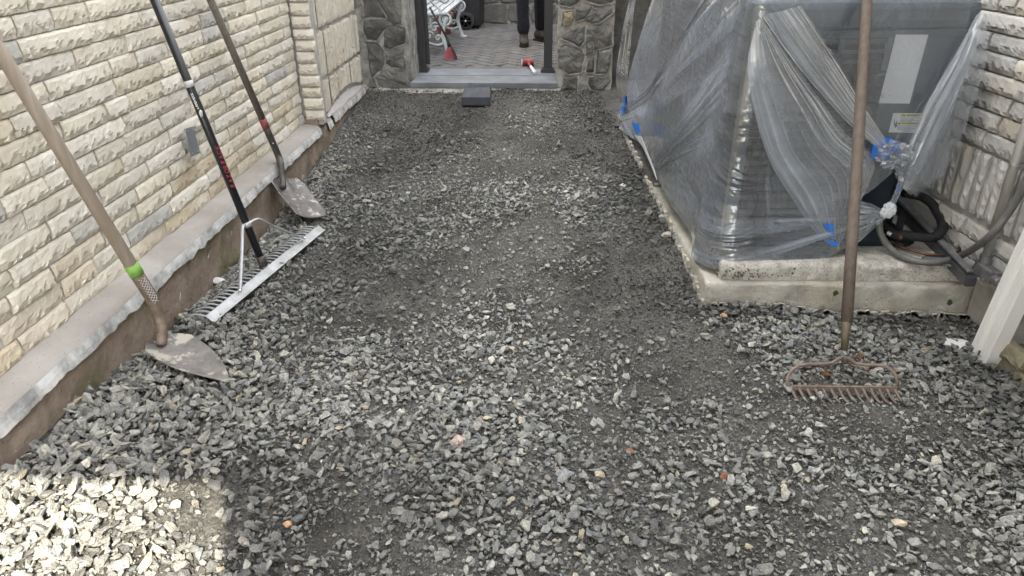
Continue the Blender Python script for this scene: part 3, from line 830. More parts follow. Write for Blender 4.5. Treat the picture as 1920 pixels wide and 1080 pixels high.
# side returns of the opening are part of the pillar bodies; dark wall set back right of the right pillar
bw = tag(MB().box((1.25, 6.83, 1.0), (1.6, .2, 2.2)).build('garden_wall', M['field']), 'dark stone wall set back behind the right pillar', 'wall')

# ------------------------------------------------------------------ threshold and patio
ZP = .27
gp = tag(MB().box((-.6, 8.6, ZP - .16), (9, 3.5, .3)).build('patio_bed', M['joint']), 'sand bed under the patio pavers', kind='structure')
th = thing('threshold', 'two long bluestone treads across the gate opening on a mortar bed', 'step', (-.6, 6.4, .2))
yA = atz(900, 155.5, ZP).y; yB = atz(900, 142, ZP).y; yC = atz(900, 128.5, ZP).y
MB().box((-.607, (yA + yB) / 2, ZP - .0225), (1.262, yB - yA - .008, .045)).build('tread', M['blue'], th, bevel=.004)
MB().box((-.607, (yC + yB) / 2, ZP - .0205), (1.262, yC - yB - .006, .045)).build('tread', M['blue'], th, bevel=.003)
# mortar bed under, lumpy
V = []; F = []; n = 60
for i in range(n + 1):
    x = -1.25 + 1.30 * i / n
    V += [(x, yA + .014, ZP - .046), (x, yA - .012 - .014 * fbm(x * 8, 2, 0, 3), .205 + .006 * fbm(x * 9, 5, 0, 2)), (x, yA - .07 - .03 * fbm(x * 5, 3, 0, 3), .18)]
for i in range(n):
    for k in range(2): F.append((i * 3 + k, i * 3 + k + 1, (i + 1) * 3 + k + 1, (i + 1) * 3 + k))
obj('mortar_bed', V, F, M['pointR'], th)
# cement lump at foot of the left pillar
V = []; F = []
for i in range(16):
    for j in range(8):
        x = -1.62 + .42 * i / 15; y = 6.30 - .16 * j / 7
        V.append((x, y, .19 + .04 * (1 - j / 7) ** 1.5 + .012 * fbm(x * 14, y * 14, 0, 3)))
for i in range(15):
    for j in range(7): F.append((i * 8 + j, i * 8 + j + 1, (i + 1) * 8 + j + 1, (i + 1) * 8 + j))
tag(obj('mortar_spill', V, F, M['pointR'], smooth=True), 'rough grey mortar spilled at the foot of the left pillar', 'mortar')

patio = thing('patio_paving', 'herringbone patio of tan grey concrete pavers beyond the gate', 'paving', (-.6, 8, ZP))
PM = {}
def paver_mesh(w_, l_, key):
    if key not in PM:
        m_ = MB().box((0, 0, -.02), (w_, l_, .04)); me = bpy.data.meshes.new('paver')
        me.from_pydata([tuple(v) for v in m_.v], [], m_.f)
        bm = bmesh.new(); bm.from_mesh(me); bmesh.ops.bevel(bm, geom=[e for e in bm.edges if all(v.co.z > -.01 for v in e.verts)], offset=.004, segments=1, affect='EDGES'); bm.to_mesh(me); bm.free()
        me.materials.append(M['paver']); PM[key] = me
    return PM[key]
def put_paver(x, y, rz, key, w_, l_):
    o = bpy.data.objects.new('paver', paver_mesh(w_, l_, key)); COL.objects.link(o)
    o.location = (x, y, ZP + random.uniform(-.0015, .0015) + (.003 if key == 'soldier' else 0)); o.rotation_euler = (random.uniform(-.006, .006), random.uniform(-.006, .006), rz)
    o.parent = patio; o.matrix_parent_inverse = WM[patio.name].inverted()
x = -1.45; 
while x < .25:
    put_paver(x + .0775, yC + .055, 0, 'soldier', .150, .100); x += .155
y0h = yC + .108
# 45-degree herringbone, pavers .10 x .20
B_ = .105; cnt = 0; restp = MB()
rot45 = Matrix.Rotation(R(45), 2)
def herring():
    out = []
    for m_ in range(-60, 60):
        for n_ in range(-30, 30):
            # horizontal paver covers cells (a,b),(a+1,b); vertical covers (a,b),(a,b+1)
            out.append(('h', m_ + 4 * n_, m_))
            out.append(('v', m_ + 4 * n_ + 2, m_ - 1 + 0))
    return out
for kind, a, b in herring():
    if kind == 'h': cx, cy, rz = (a + 1) * B_, (b + .5) * B_, 0
    else: cx, cy, rz = (a + .5) * B_, (b + 1) * B_, math.pi / 2
    p = rot45 @ Vector((cx, cy)); X, Y = p.x - .6, p.y + 8.3
    if Y < y0h - .02 or Y > 10.0 or X < -2.2 or X > 1.5: continue
    sx, sy = proj((X, Y, ZP))
    if 740 < sx < 1075 and sy > -25 and cnt < 290 and 0 < sy + 25:
        put_paver(X, Y, rz + R(45), 'field', .193, .090); cnt += 1
    else:
        restp.box((X, Y, ZP - .022), (.193, .09, .04), Matrix.Rotation(rz + R(45), 3, 'Z'))
o = restp.build('paver_field', M['paver'], patio); o['kind'] = 'stuff'

# garden wall at the back of the patio
bg = thing('garden_wall', 'low fieldstone garden wall at the back of the patio', 'wall', (-.5, 10.1, ZP))
YBK = 9.93
MB().box((-.5, YBK + .2, 1.1), (6.5, .4, 2.0)).build('mortar_body', M['point'], bg)
r_ = random.Random(77); x = -1.9
for row in range(4):
    x = -2.0 - .1 * row; z = ZP + .02 + row * .25
    while x < 1.0:
        wd = r_.uniform(.22, .42); hh = .22
        pts = []
        for (u, v) in ((0, 0), (.5, -.04), (1, 0), (1.03, .5), (1, 1), (.5, 1.05), (0, 1), (-.03, .5)):
            pts.append(Vector((x + wd * u * .92 + r_.uniform(-.025, .025), YBK - .012 + r_.uniform(-.004, .004), z + hh * v * .92 + r_.uniform(-.018, .018))))
        mb = MB().prism(pts, (0, -.018, 0)); mb.build('stone', M['field'], bg, bevel=.01)
        x += wd
yh = thing('house_wall', 'dim stucco house wall beyond the patio garden wall', 'wall', (-.5, 11, 0))  # unseen walls added to keep open sky from brightening the patio
MB().box((-.5, 11.2, 2.9), (9, .4, 6.2)).build('wall', M['housewall'], yh)
MB().box((-.5, 10.75, 5.4), (9.4, 1.3, .2)).build('eave', M['roof'], yh)  # overhang added to cut sky light on the patio
MB().box((-3.2, 8.9, 2.9), (.4, 4.6, 6.2)).build('wall', M['housewall'], yh)
MB().box((2.2, 9.2, 2.9), (.4, 4.6, 6.2)).build('wall', M['housewall'], yh)
# ------------------------------------------------------------------ gate posts and leaf
gate = thing('metal_gate', 'black square gate posts with open gate leaf at the stone pillars', 'gate', (-.6, 6.45, ZP))
yP = atz(795, 134, ZP).y
for side, (xa, xb, fl) in enumerate((((aty(783.5, 130, yP).x), (aty(799, 130, yP).x), (779, 805)), ((aty(1019.5, 130, yP).x), (aty(1035, 130, yP).x), (1014, 1040)))):
    xc = (xa + xb) / 2; wpo = xb - xa
    MB().box((xc, yP, ZP + .9), (wpo, wpo, 1.8)).build('post', M['powder'], gate, bevel=.003)
    fw = (aty(fl[1], 136, yP).x - aty(fl[0], 136, yP).x)
    MB().box((xc, yP, ZP + .012), (fw, fw, .022)).box((xc, yP, ZP + .03), (fw * .84, fw * .84, .016)).build('base_flange', M['powder'], gate, bevel=.003)
# leaf swung inwards, seen end on
q0 = aty(803, 124, yP + .16)
xl = q0.x + .006
ly0 = yP + .12; lx0 = xl; ldir = Vector((lx0, ly0, 0)).normalized(); LM = Matrix.Rotation(math.atan2(-ldir.x, ldir.y), 3, 'Z')
def lpt(t, z): return Vector((lx0, ly0, 0)) + ldir * t + Vector((0, 0, z))
for t in (.02, 1.10):
    MB().box(lpt(t, ZP + .93), (.044, .044, 1.78), LM).build('stile', M['powder'], gate, bevel=.002)
for zz in (.12, 1.0, 1.72):
    MB().box(lpt(.56, ZP + zz), (.03, 1.03, .034), LM).build('rail', M['powder'], gate)
for kk in range(9):
    MB().box(lpt(.13 + kk * .107, ZP + .93), (.016, .016, 1.6), LM).build('baluster', M['powder'], gate)

# ------------------------------------------------------------------ charcoal block in front of the step
b4 = [atz(865, 182, .262), atz(919, 182, .262), atz(919, 163, .262), atz(871, 164.5, .262)]
ob = MB().prism([Vector((p.x, p.y, .195)) for p in b4], (0, 0, .067)).build('paver_block', M['block'], bevel=.004)
tag(ob, 'single charcoal paver block standing on gravel before the bluestone step', 'paver')

# ------------------------------------------------------------------ things on the patio
# bench: end frames of curved castings with slats
bench = thing('garden_bench', 'white cast iron bench with scrolled ends on the patio behind the gate', 'bench', (-1.2, 7.7, ZP))
def frame(y, xf):
    mb = MB(); zz = ZP
    def P(a, b): return (xf + a, y, zz + b)
    # a: metres to the front of the front foot, b: height
    mb.tube(bez([P(-.015, .36), P(-.03, .28), P(-.05, .20), P(-.03, .10), P(-.005, .03), P(.02, .0)], 6), [.019] * 31, 8)
    mb.box(P(.01, .016), (.07, .035, .032))
    mb.tube(bez([P(-.46, .0), P(-.40, .09), P(-.36, .20), P(-.38, .30), P(-.44, .42), P(-.50, .60), P(-.53, .80)], 5), .018, 8)
    mb.box(P(-.47, .012), (.07, .035, .03))
    # seat rail and front scroll
    ring = [P(-.02 + .055 * math.cos(t), .345 + .055 * math.sin(t)) for t in np.linspace(0, 2 * math.pi, 22)]
    mb.tube(ring, .013, 8, caps=False)
    ring = [P(-.02 + .026 * math.cos(t), .345 + .026 * math.sin(t)) for t in np.linspace(0, 2 * math.pi, 16)]
    mb.tube(ring, .011, 6, caps=False)
    mb.tube(bez([P(-.44, .38), P(-.30, .36), P(-.16, .385), P(-.04, .40)], 6), .016, 8)
    # arm
    mb.tube(bez([P(-.50, .60), P(-.36, .63), P(-.18, .61), P(-.04, .60), P(.02, .56), P(0, .51), P(-.05, .52), P(-.04, .56)], 5), .015, 8)
    mb.tube(bez([P(-.10, .60), P(-.15, .52), P(-.08, .45), P(-.06, .40)], 5), .013, 8)
    # scroll work between the legs
    for cx, cz, rr in ((-.13, .27, .06), (-.24, .29, .055), (-.19, .19, .05), (-.31, .24, .045), (-.28, .47, .06), (-.38, .50, .05), (-.10, .17, .035)):
        mb.tube([P(cx + rr * (1 - .09 * k) * math.cos(k * .75), cz + rr * (1 - .09 * k) * math.sin(k * .75)) for k in range(11)], .0095, 6)
    mb.tube(bez([P(-.36, .12), P(-.24, .13), P(-.12, .10), P(-.05, .12)], 5), .012, 8)
    return mb
fA = aty(836, 103, 7.17); fB = atz(868, 71, ZP)
fa = atz(838, 104, ZP)
frame(fa.y, fa.x + .02).build('end_frame', M['enamel'], bench, smooth=True)
frame(fB.y, fB.x).build('end_frame', M['enamel'], bench, smooth=True)
for a_, hgt, tl in ((-.03, .405, .0), (-.115, .40, 0), (-.20, .395, 0), (-.285, .395, 0), (-.37, .40, 0)):
    mb = MB(); p = Vector((fa.x + .02 + a_, fa.y - .03, ZP + hgt)); q = Vector((fB.x + a_, fB.y + .03, ZP + hgt)); d = (q - p)
    Mx = Matrix.Rotation(math.atan2(-d.x, d.y), 3, 'Z')
    mb.box((p + q) / 2, (.062, d.length, .02), Mx).build('seat_slat', M['enamel'], bench, bevel=.003)
for hgt in (.52, .62, .72):
    mb = MB(); p = Vector((fa.x - .45, fa.y - .03, ZP + hgt)); q = Vector((fB.x - .47, fB.y + .03, ZP + hgt)); d = (q - p)
    mb.box((p + q) / 2, (.018, d.length, .062), Matrix.Rotation(math.atan2(-d.x, d.y), 3, 'Z')).build('back_slat', M['enamel'], bench)
# terracotta pot beneath
pp = atz(834, 66, ZP)
tag(MB().lathe([(.075, 0), (.115, .2), (.125, .2), (.125, .24), (.11, .24), (.10, .2)], (pp.x - .02, pp.y + .1, ZP), n=24).build('flower_pot', M['terra'], auto=40), 'dull red plant pot under the white bench', 'pot')
# wheelie bin
wb_ = thing('wheelie_bin', 'black wheeled rubbish bin standing behind the white bench', 'bin', (-1.05, 9.1, ZP))
pr_ = atz(898, 55, ZP); pw = atz(871, 60, ZP)
yb = pr_.y
MB().box(((pw.x - .22 + pr_.x) / 2 + .02, yb + .27, ZP + .5), (pr_.x - pw.x + .22, .50, .94), taper=1.12).build('body', M['bin'], wb_, bevel=.02)
wheel_c = Vector((pw.x, yb - .05, ZP + .105))
wm = MB()
for k in range(6):
    t = k * math.pi / 3; wm.box(wheel_c + Vector((.04 * math.cos(t), -.015, .04 * math.sin(t))), (.07, .012, .016), Matrix.Rotation(-t, 3, 'Y'))
whl = wm.build('wheel', M['bin'], wb_)
MB().lathe([(.085, 0), (.105, .006), (.105, .04), (.085, .046), (.07, .046), (.07, 0)], wheel_c + Vector((0, .02, 0)), (0, -1, 0), 28).build('tyre', M['tyre'], whl, auto=35)
MB().lathe([(.0, -.01), (.012, .0), (.012, .014), (.006, .02), (0, .021)], wheel_c + Vector((0, -.02, 0)), (0, -1, 0), 12, caps=False).build('hub_cap', M['hub'], whl, auto=50)
MB().box(((pw.x - .22 + pr_.x) / 2, yb + .26, ZP + 1.0), (pr_.x - pw.x + .30, .58, .05)).build('lid', M['bin'], wb_, bevel=.015)
# bag
bpz = atz(912, 42, ZP)
bm = bmesh.new(); bmesh.ops.create_icosphere(bm, subdivisions=4, radius=1)
for v in bm.verts:
    c = v.co.copy(); nn = 1 + .16 * mnoise.fractal(c * 1.7, .9, 2.1, 4) + .05 * mnoise.noise(c * 9)
    v.co = Vector((c.x * .19, c.y * .18, max(c.z, -.75) * .30)) * nn
me = bpy.data.meshes.new('bag'); bm.to_mesh(me); bm.free(); me.materials.append(M['bag'])
ob = link('rubbish_bag', me); ob.location = (bpz.x + .015, bpz.y + .12, ZP + .21); tag(ob, 'stuffed black plastic rubbish bag beside the wheeled bin', 'bag')
# broom
br = thing('broom', 'grey handled broom with fanned pink red bristles leaning on the bench', 'broom', (-.95, 6.9, ZP))
bt = atz(845, 112, ZP); ft = aty(843, 88, bt.y - .02); fm = aty(838, 72, bt.y - .0); tp = aty(806, 14, 7.05)
MB().tube([fm, fm.lerp(tp, 1.0)], .0095, 10).build('handle', M['greypl'], br, smooth=True)
MB().tube([fm + Vector((0, 0, .02)), fm.lerp(ft, .5), ft], [.014, .019, .026], 12, flat=.6).build('ferrule', M['bin'], br, smooth=True)
r_ = random.Random(4); mb = MB(); mb2 = MB()
for k in range(150):
    t = r_.uniform(-1, 1); u = r_.uniform(-1, 1)
    a = ft + Vector((t * .018, u * .01, .004)); e = Vector((aty(846, 116, bt.y).x + t * .062, bt.y - .02 + u * .03, ZP + .004 + r_.uniform(0, .014)))
    (mb if t < .55 or r_.random() < .3 else mb2).tube([a, a.lerp(e, .55) + Vector((t * .006, 0, 0)), e], .0018, 4, caps=False)
mb.build('bristles', M['redbr'], br)['kind'] = 'stuff'
if mb2.v: mb2.build('dark_bristles', M['bin'], br)['kind'] = 'stuff'
# mallet
ml = thing('club_hammer', 'small red headed mallet with paint splashed white grip lying at the threshold', 'hammer', (-.25, 6.9, ZP))
p0 = atz(979, 124, ZP); p1 = atz(1000, 124, ZP); rad = .034
a = Vector((p0.x, p0.y, ZP + rad)); b = Vector((p1.x, p1.y + .015, ZP + rad)); ax = (b - a)
MB().lathe([(rad * .88, 0), (rad, .005), (rad, .03), (rad * .93, .035), (rad * .93, ax.length - .035), (rad, ax.length - .03), (rad, ax.length - .005), (rad * .88, ax.length)], a, ax, 20).build('head', M['redpaint'], ml, auto=35)
c = (a + b) / 2; e = atz(1001, 134, ZP + .02); g = c.lerp(e, .5)
MB().tube([c, g], .013, 10).build('handle', M['redpaint'], ml, smooth=True)
MB().tube([g, e + (e - g) * .3], [.014, .018], 10).build('grip', M['whitepaint'], ml, smooth=True)
MB().lathe([(rad * .86, -.002), (rad * .86, .0)], a, ax, 20).build('face', M['label'], ml)
# ------------------------------------------------------------------ person: legs in dark trousers and boots, body above the frame
def person():
    f1 = atz(981, 88, ZP); f2 = atz(1013, 80, ZP)
    root = thing('person', 'person in black trousers and brown work boots standing beyond the gate', 'person', ((f1.x + f2.x) / 2, f1.y + .15, ZP))
    hipz = ZP + .93; cx = (f1.x + f2.x) / 2; cy = f1.y + .22
    V = []; E = []; Rr = []
    def v(p, r): V.append(Vector(p)); Rr.append(r); return len(V) - 1
    pel = v((cx, cy, hipz), .15); 
    sp1 = v((cx, cy, hipz + .2), .145); sp2 = v((cx, cy - .01, hipz + .42), .165); nk = v((cx, cy, hipz + .56), .06); hd = v((cx, cy - .02, hipz + .68), .09); ht = v((cx, cy - .02, hipz + .78), .07)
    E += [(pel, sp1), (sp1, sp2), (sp2, nk), (nk, hd), (hd, ht)]
    for sgn, f in ((-1, f1), (1, f2)):
        ank = Vector((f.x, f.y + .11, ZP + .10)); hip = Vector((cx + sgn * .09, cy, hipz - .05)); kn = Vector((ank.x * .5 + hip.x * .5 + sgn * .01, (ank.y + hip.y) / 2 - .03, ZP + .50))
        a = v(hip, .105); b = v(hip.lerp(kn, .5), .092); c = v(kn, .072); c2 = v(kn.lerp(ank, .4), .068); d = v(ank + Vector((0, 0, .02)), .05)
        E += [(pel, a), (a, b), (b, c), (c, c2), (c2, d)]
        sh = v((cx + sgn * .19, cy, hipz + .45), .06); el = v((cx + sgn * .24, cy + .01, hipz + .16), .045); wr = v((cx + sgn * .25, cy - .06, hipz - .06), .033); hn = v((cx + sgn * .25, cy - .08, hipz - .15), .036)
        E += [(sp2, sh), (sh, el), (el, wr), (wr, hn)]
    me = bpy.data.meshes.new('body'); me.from_pydata([tuple(p) for p in V], E, []); o = link('body', me, root)
    md = o.modifiers.new('skin', 'SKIN'); md.use_smooth_shade = True
    for i, sv in enumerate(me.skin_vertices[0].data): sv.radius = (Rr[i], Rr[i]); sv.use_root = (i == 0)
    o.modifiers.new('sub', 'SUBSURF').levels = 2; o.modifiers['sub'].render_levels = 2
    me.materials.append(M['denim'])
    # trouser legs hang over the boots
    for f, tw in ((f1, -.02), (f2, .0)):
        cxx, cyy = f.x, f.y + .12; rings = []; mb = MB(); n = 20
        prof = [(.052, .125), (.060, .14), (.068, .18), (.066, .24), (.060, .32), (.066, .42), (.078, .56), (.09, .74)]
        V2 = []; F2 = []
        for k, (rr, zz) in enumerate(prof):
            for q in range(n):
                t = 2 * math.pi * q / n; w2 = rr * (1 + .07 * fbm(t * 2, zz * 12, f.x * 7, 3)) 
                V2.append((cxx + tw * max(0, .3 - zz) + w2 * math.cos(t) - .012 * (zz > .3), cyy + w2 * 1.08 * math.sin(t) + .01, ZP + zz))
        for k in range(len(prof) - 1):
            for q in range(n): F2.append((k * n + q, k * n + (q + 1) % n, (k + 1) * n + (q + 1) % n, (k + 1) * n + q))
        o = obj('trouser_leg', V2, F2, M['denim'], root, smooth=True)
        # boot
        yaw = {True: .10, False: .75}[f is f1]
        Mr = Matrix.Rotation(yaw, 3, 'Z'); base = Vector((f.x, f.y + .12, ZP))
        def ringp(yc, zc, rx, rz, nn=14): return [base + Mr @ Vector((rx * math.cos(t), yc, zc + rz * math.sin(t))) for t in np.linspace(0, 2 * math.pi, nn, endpoint=False)]
        secs = [(.09, .05, .018, .02), (.07, .065, .038, .05), (.03, .08, .044, .068), (-.02, .075, .046, .062), (-.07, .055, .05, .044), (-.12, .046, .052, .036), (-.155, .042, .042, .030), (-.175, .038, .02, .018)]
        V3 = []; F3 = []
        for s_ in secs: V3 += ringp(*s_)
        nn = 14
        for k in range(len(secs) - 1):
            for q in range(nn): F3.append((k * nn + q, k * nn + (q + 1) % nn, (k + 1) * nn + (q + 1) % nn, (k + 1) * nn + q))
        F3.append(tuple(range(nn))); F3.append(tuple((len(secs) - 1) * nn + q for q in range(nn)))
        bt_ = obj('boot', V3, F3, M['boot'], root, smooth=True)
        MB().tube([base + Vector((0, .02, .07)), base + Vector((0, .02, .15))], .047, 14).build('boot_shaft', M['boot'], bt_, smooth=True)
        sole = [(-.036, .09), (.036, .09), (.044, .02), (.046, -.06), (.055, -.11), (.045, -.16), (.0, -.185), (-.045, -.16), (-.055, -.11), (-.046, -.06), (-.044, .02)]
        MB().prism([base + Mr @ Vector((a_, b_, .001)) for a_, b_ in sole], (0, 0, .02)).build('sole', M['sole'], bt_)
        lc = MB()
        for k in range(5):
            yy = -.02 - k * .018; zz = .128 - k * .012
            lc.tube([base + Mr @ Vector((-.03, yy, zz - .01)), base + Mr @ Vector((0, yy - .006, zz + .004)), base + Mr @ Vector((.03, yy, zz - .01))], .004, 5)
        lc.build('laces', M['sole'], bt_)
person()

# ------------------------------------------------------------------ concrete pad
pad = thing('concrete_pad', 'mossy two tier concrete pad carrying the covered outdoor unit', 'pad', (1.1, 3, 0))
def lump(poly, z0, z1, name, matn, rough=.006, rnd=.02, seg=.03):
    """cast slab: outline densified, rounded upper edge, rough sides"""
    out = []
    for i in range(len(poly)):
        a, b = Vector(poly[i]), Vector(poly[(i + 1) % len(poly)]); nn = max(2, int((b - a).length / seg))
        for q in range(nn): out.append(a.lerp(b, q / nn))
    c = sum(out, Vector((0, 0))) / len(out); V = []; F = []; n = len(out)
    levels = []
    nz = 6
    for k in range(nz): levels.append((z0 + (z1 - rnd - z0) * k / (nz - 1), 0))
    for t in (30, 60, 90): levels.append((z1 - rnd + rnd * math.sin(R(t)), rnd * (1 - math.cos(R(t)))))
    for z, ins in levels:
        for p in out:
            d = (p - c).normalized(); k = rough * (fbm(p.x * 9, p.y * 9, z * 14, 3) + .6 * fbm(p.x * 40, p.y * 40, z * 40, 2))
            q = p - d * ins + d * k
            V.append((q.x, q.y, z))
    L_ = len(levels)
    for k in range(L_ - 1):
        for i in range(n): F.append((k * n + i, k * n + (i + 1) % n, (k + 1) * n + (i + 1) % n, (k + 1) * n + i))
    # top: rings inwards
    for ri, rf in enumerate((.9, .6, .3)):
        for i in range(n):
            p = Vector(V[(L_ - 1) * n + i][:2]); q = c.lerp(p, rf); V.append((q.x, q.y, z1 + .0015 * fbm(q.x * 8, q.y * 8, 1, 3)))
        k = L_ + ri - 1
        for i in range(n): F.append((k * n + i, k * n + (i + 1) % n, (k + 1) * n + (i + 1) % n, (k + 1) * n + i))
    V.append((c.x, c.y, z1)); k = L_ + 2
    for i in range(n): F.append((k * n + i, k * n + (i + 1) % n, len(V) - 1))
    return obj(name, V, F, M[matn], pad, smooth=True)
wx = lambda Y: rwX(Y) + .02
lump([(padX(2.81), 2.812), (wx(2.83), 2.83), (wx(5.05), 5.05), (padX(5.0), 5.0)], -.25, .125, 'footing', 'pad', .014, .016)
lump([(.735, 2.845), (1.775, 2.865), (wx(5.0) - .05, 4.9), (.60, 4.85)], .127, .205, 'slab', 'slab', .004, .022)
mb = MB(); r_ = random.Random(9)
for _ in range(150):
    if r_.random() < .55: x, y, z = .715 + abs(r_.gauss(0, .010)), r_.uniform(2.86, 3.02), r_.uniform(.13, .20)
    else: x = .74 + abs(r_.gauss(0, .13)); y, z = 2.838, r_.triangular(.134, .195, .15)
    mb.box((x, y, z), [r_.uniform(.002, .007)] * 3, Matrix.Rotation(r_.uniform(0, 3), 3, (1, 1, .4)))
mb.build('moss', M['moss'], pad)['kind'] = 'stuff'
# ragged mortar crumbs along the foot
mb = MB()
for k in range(150):
    x = r_.uniform(.68, 1.83); zc = float(ground(x, 2.8)) + r_.uniform(-.012, .014); mb.box((x, 2.808, zc), (r_.uniform(.01, .04), .010, r_.uniform(.012, .03)), Matrix.Rotation(r_.uniform(-.5, .5), 3, 'Y'))
for k in range(140):
    y = r_.uniform(2.83, 4.9); x = padX(y); zc = float(ground(x - .02, y)) + r_.uniform(-.01, .04); mb.box((x - .002, y, zc), (.016, r_.uniform(.012, .04), r_.uniform(.01, .03)), Matrix.Rotation(r_.uniform(-.5, .5), 3, 'X'))
mb.build('crumbled_edge', M['pad'], pad)['kind'] = 'stuff'
for (px, py, s_) in ((1240, 412, .05), (1248, 440, .06), (1256, 398, .035)):
    pass

# ------------------------------------------------------------------ outdoor unit
AB = R(2.5); A0 = Vector((.76, 3.0, 0)); AE1 = Vector((math.cos(AB), math.sin(AB), 0)); AE2 = Vector((-math.sin(AB), math.cos(AB), 0)); AR = Matrix.Rotation(AB, 3, 'Z')
def ac(a, b, z): return A0 + AE1 * a + AE2 * b + Vector((0, 0, z))
W_, D_, ZB, ZC, ZT = .865, .95, .235, 1.135, 1.245
PANEL = {}
def unit(off, name, label, front=True):
    U = thing(name, label, 'air conditioner', ac(W_ / 2, off + D_ / 2, .205))
    def bx(a0, a1, b0, b1, z0, z1, m_=None, mb=None):
        mb = mb or MB(); return mb.box(ac((a0 + a1) / 2, off + (b0 + b1) / 2, (z0 + z1) / 2), (a1 - a0, b1 - b0, z1 - z0), AR)
    bx(.015, W_ - .015, .015, D_ - .015, .207, ZB).build('base_pan', M['acdark'], U, bevel=.004)
    # inner coil block
    bx(.05, W_ - .22, .05, D_ - .05, ZB, ZC - .01).build('coil', M['coil'], U)
    # cap: rounded tray
    bx(-.012, W_ + .012, -.012, D_ + .012, ZC, ZT).build('cap', M['accap'], U, bevel=.035)
    bx(.0, W_, .0, D_, ZC - .03, ZC - .001).build('cap_rim', M['acgreen'], U, bevel=.003)
    # corner posts
    for a_, b_ in ((0, 0), (0, D_ - .05), (W_ - .05, D_ - .05)):
        bx(a_, a_ + .05, b_, b_ + .05, ZB, ZC - .03).build('corner_post', M['acgreen'], U, bevel=.003)
    # front service panel with label, and the lower recessed part
    U_panel = bx(.56, W_, 0, .30, .685, ZC - .03).build('service_panel', M['acgreen'], U, bevel=.003)
    bx(.56, .70, 0.004, .30, ZB, .684).build('lower_panel', M['acdark'], U, bevel=.003)
    bx(.70, W_ - .01, .22, .30, ZB, .684).build('valve_panel', M['acdark'], U, bevel=.003)
    U['dummy'] = 0; del U['dummy']; PANEL[U.name] = U_panel
    # left top louvre plate with slots
    top = MB()
    z0, z1 = .98, ZC - .031
    for k in range(3):
        z = z1 - .004 - k * .038
        top = bx(.05, .56, .002, .012, z - .016, z, mb=top)
    for aa in (.05, .20, .35, .535):
        top = bx(aa, aa + .025, .0, .013, z0, z1, mb=top)
    top.build('louvre_plate', M['acgreen'], U, bevel=.002)
    # horizontal guard slats, front and left side
    def slat(lo, hi, side, z):
        if side == 'f': return bx(lo, hi, .004, .018, z, z + .011)
        return bx(.004, .018, lo, hi, z, z + .011)
    z = ZB + .03
    while z < .97:
        slat(.05, .56, 'f', z).build('guard_slat', M['grille'], U)
        z += .0385
    z = ZB + .03
    while z < ZC - .05:
        slat(.05, D_ - .05, 's', z).build('guard_slat', M['grille'], U); z += .0385
    for aa in (.18, .31, .44):
        bx(aa, aa + .008, .0, .004, ZB, .97).build('guard_wire', M['grille'], U)
    for bb in (.2, .35, .5, .65, .8):
        bx(0, .004, bb, bb + .008, ZB, ZC - .03).build('guard_wire', M['grille'], U)
    return U
ACU = unit(0, 'outdoor_unit', 'grey green air conditioner under clear plastic, nearest on the pad')
AC2 = unit(1.03, 'outdoor_unit', 'dark air conditioner farther back on the pad under the plastic')  # guessed unit, put in for darkness behind the far film
fn = -AE2
PN = PANEL[ACU.name]
def acp(x, y, b=-.0035): return onplane(x, y, ac(0, b, 0), fn)
def quad_obj(name, pts, m_, parent, b): return MB().prism([acp(x, y, b) for x, y in pts], fn * .0012).build(name, m_, parent)
quad_obj('label', [(1680, 64.5), (1740.5, 65), (1705, 194), (1647.5, 193.5)], M['label'], PN, -.002)
quad_obj('warning_label', [(1675, 212), (1728, 212.5), (1717, 249), (1666, 248)], M['label'], PN, -.002)
quad_obj('warning_band', [(1689, 213.5), (1727, 214), (1726, 218.5), (1688, 218.3)], M['ylabel'], PN, -.0035)
quad_obj('warning_band', [(1684.5, 228.5), (1722, 229), (1720.5, 233.5), (1683, 233)], M['ylabel'], PN, -.0035)
def textobj(name, body, p, size, xdir, ydir, m_, parent, ext=.0004, align='LEFT', shear=0, spacing=1):
    cu = bpy.data.curves.new(name, 'FONT'); cu.body = body; cu.size = size; cu.extrude = ext; cu.align_x = align; cu.shear = shear; cu.space_character = spacing
    cu.materials.append(m_)
    o = bpy.data.objects.new(name, cu); COL.objects.link(o)
    xd = Vector(xdir).normalized(); zd = xd.cross(Vector(ydir)).normalized(); yd = zd.cross(xd)
    mm_ = Matrix((xd, yd, zd)).transposed().to_4x4(); mm_.translation = Vector(p)
    o.matrix_world = mm_
    if parent is not None:
        o.parent = parent; o.matrix_parent_inverse = WM[parent.name].inverted() if parent.name in WM else Matrix.Identity(4)
    return o
def lab_line(x0, x1, y, sh=-.28):
    """thin printed line on the warning label"""
    return [(x0, y), (x1, y + .3), (x1 - .3, y + 1.1), (x0 - .3, y + .8)]
textobj('warning_text', 'WARNING', acp(1700, 218.1, -.0048), .0105, AE1, (0, 0, 1), M['ink'], PN, align='LEFT')
textobj('warning_text', 'AVERTISSEMENT', acp(1690, 233.1, -.0048), .0085, AE1, (0, 0, 1), M['ink'], PN)
for (x, y) in ((1694.5, 216), (1685.8, 231)):
    quad_obj('warning_mark', [(x - 1.9, y + 2), (x + 1.9, y + 2), (x + .5, y - 2)], M['ink'], PN, -.0045)
fine = MB()
for y, x0, x1 in ((220.5, 1689, 1722), (223, 1688.5, 1713), (225.4, 1688, 1722), (227, 1688, 1710), (235.5, 1684, 1717), (237.8, 1683, 1711), (240.2, 1683, 1716), (242.6, 1682, 1708), (245.2, 1690, 1706)):
    fine.prism([acp(q[0], q[1], -.0036) for q in lab_line(x0, x1, y)], fn * .0008)
fine.build('fine_print', M['greyink'], PN)
quad_obj('warning_picture', [(1676, 222), (1679, 232), (1682, 225), (1683, 236), (1678, 240), (1676, 234)], M['greyink'], PN, -.0036)
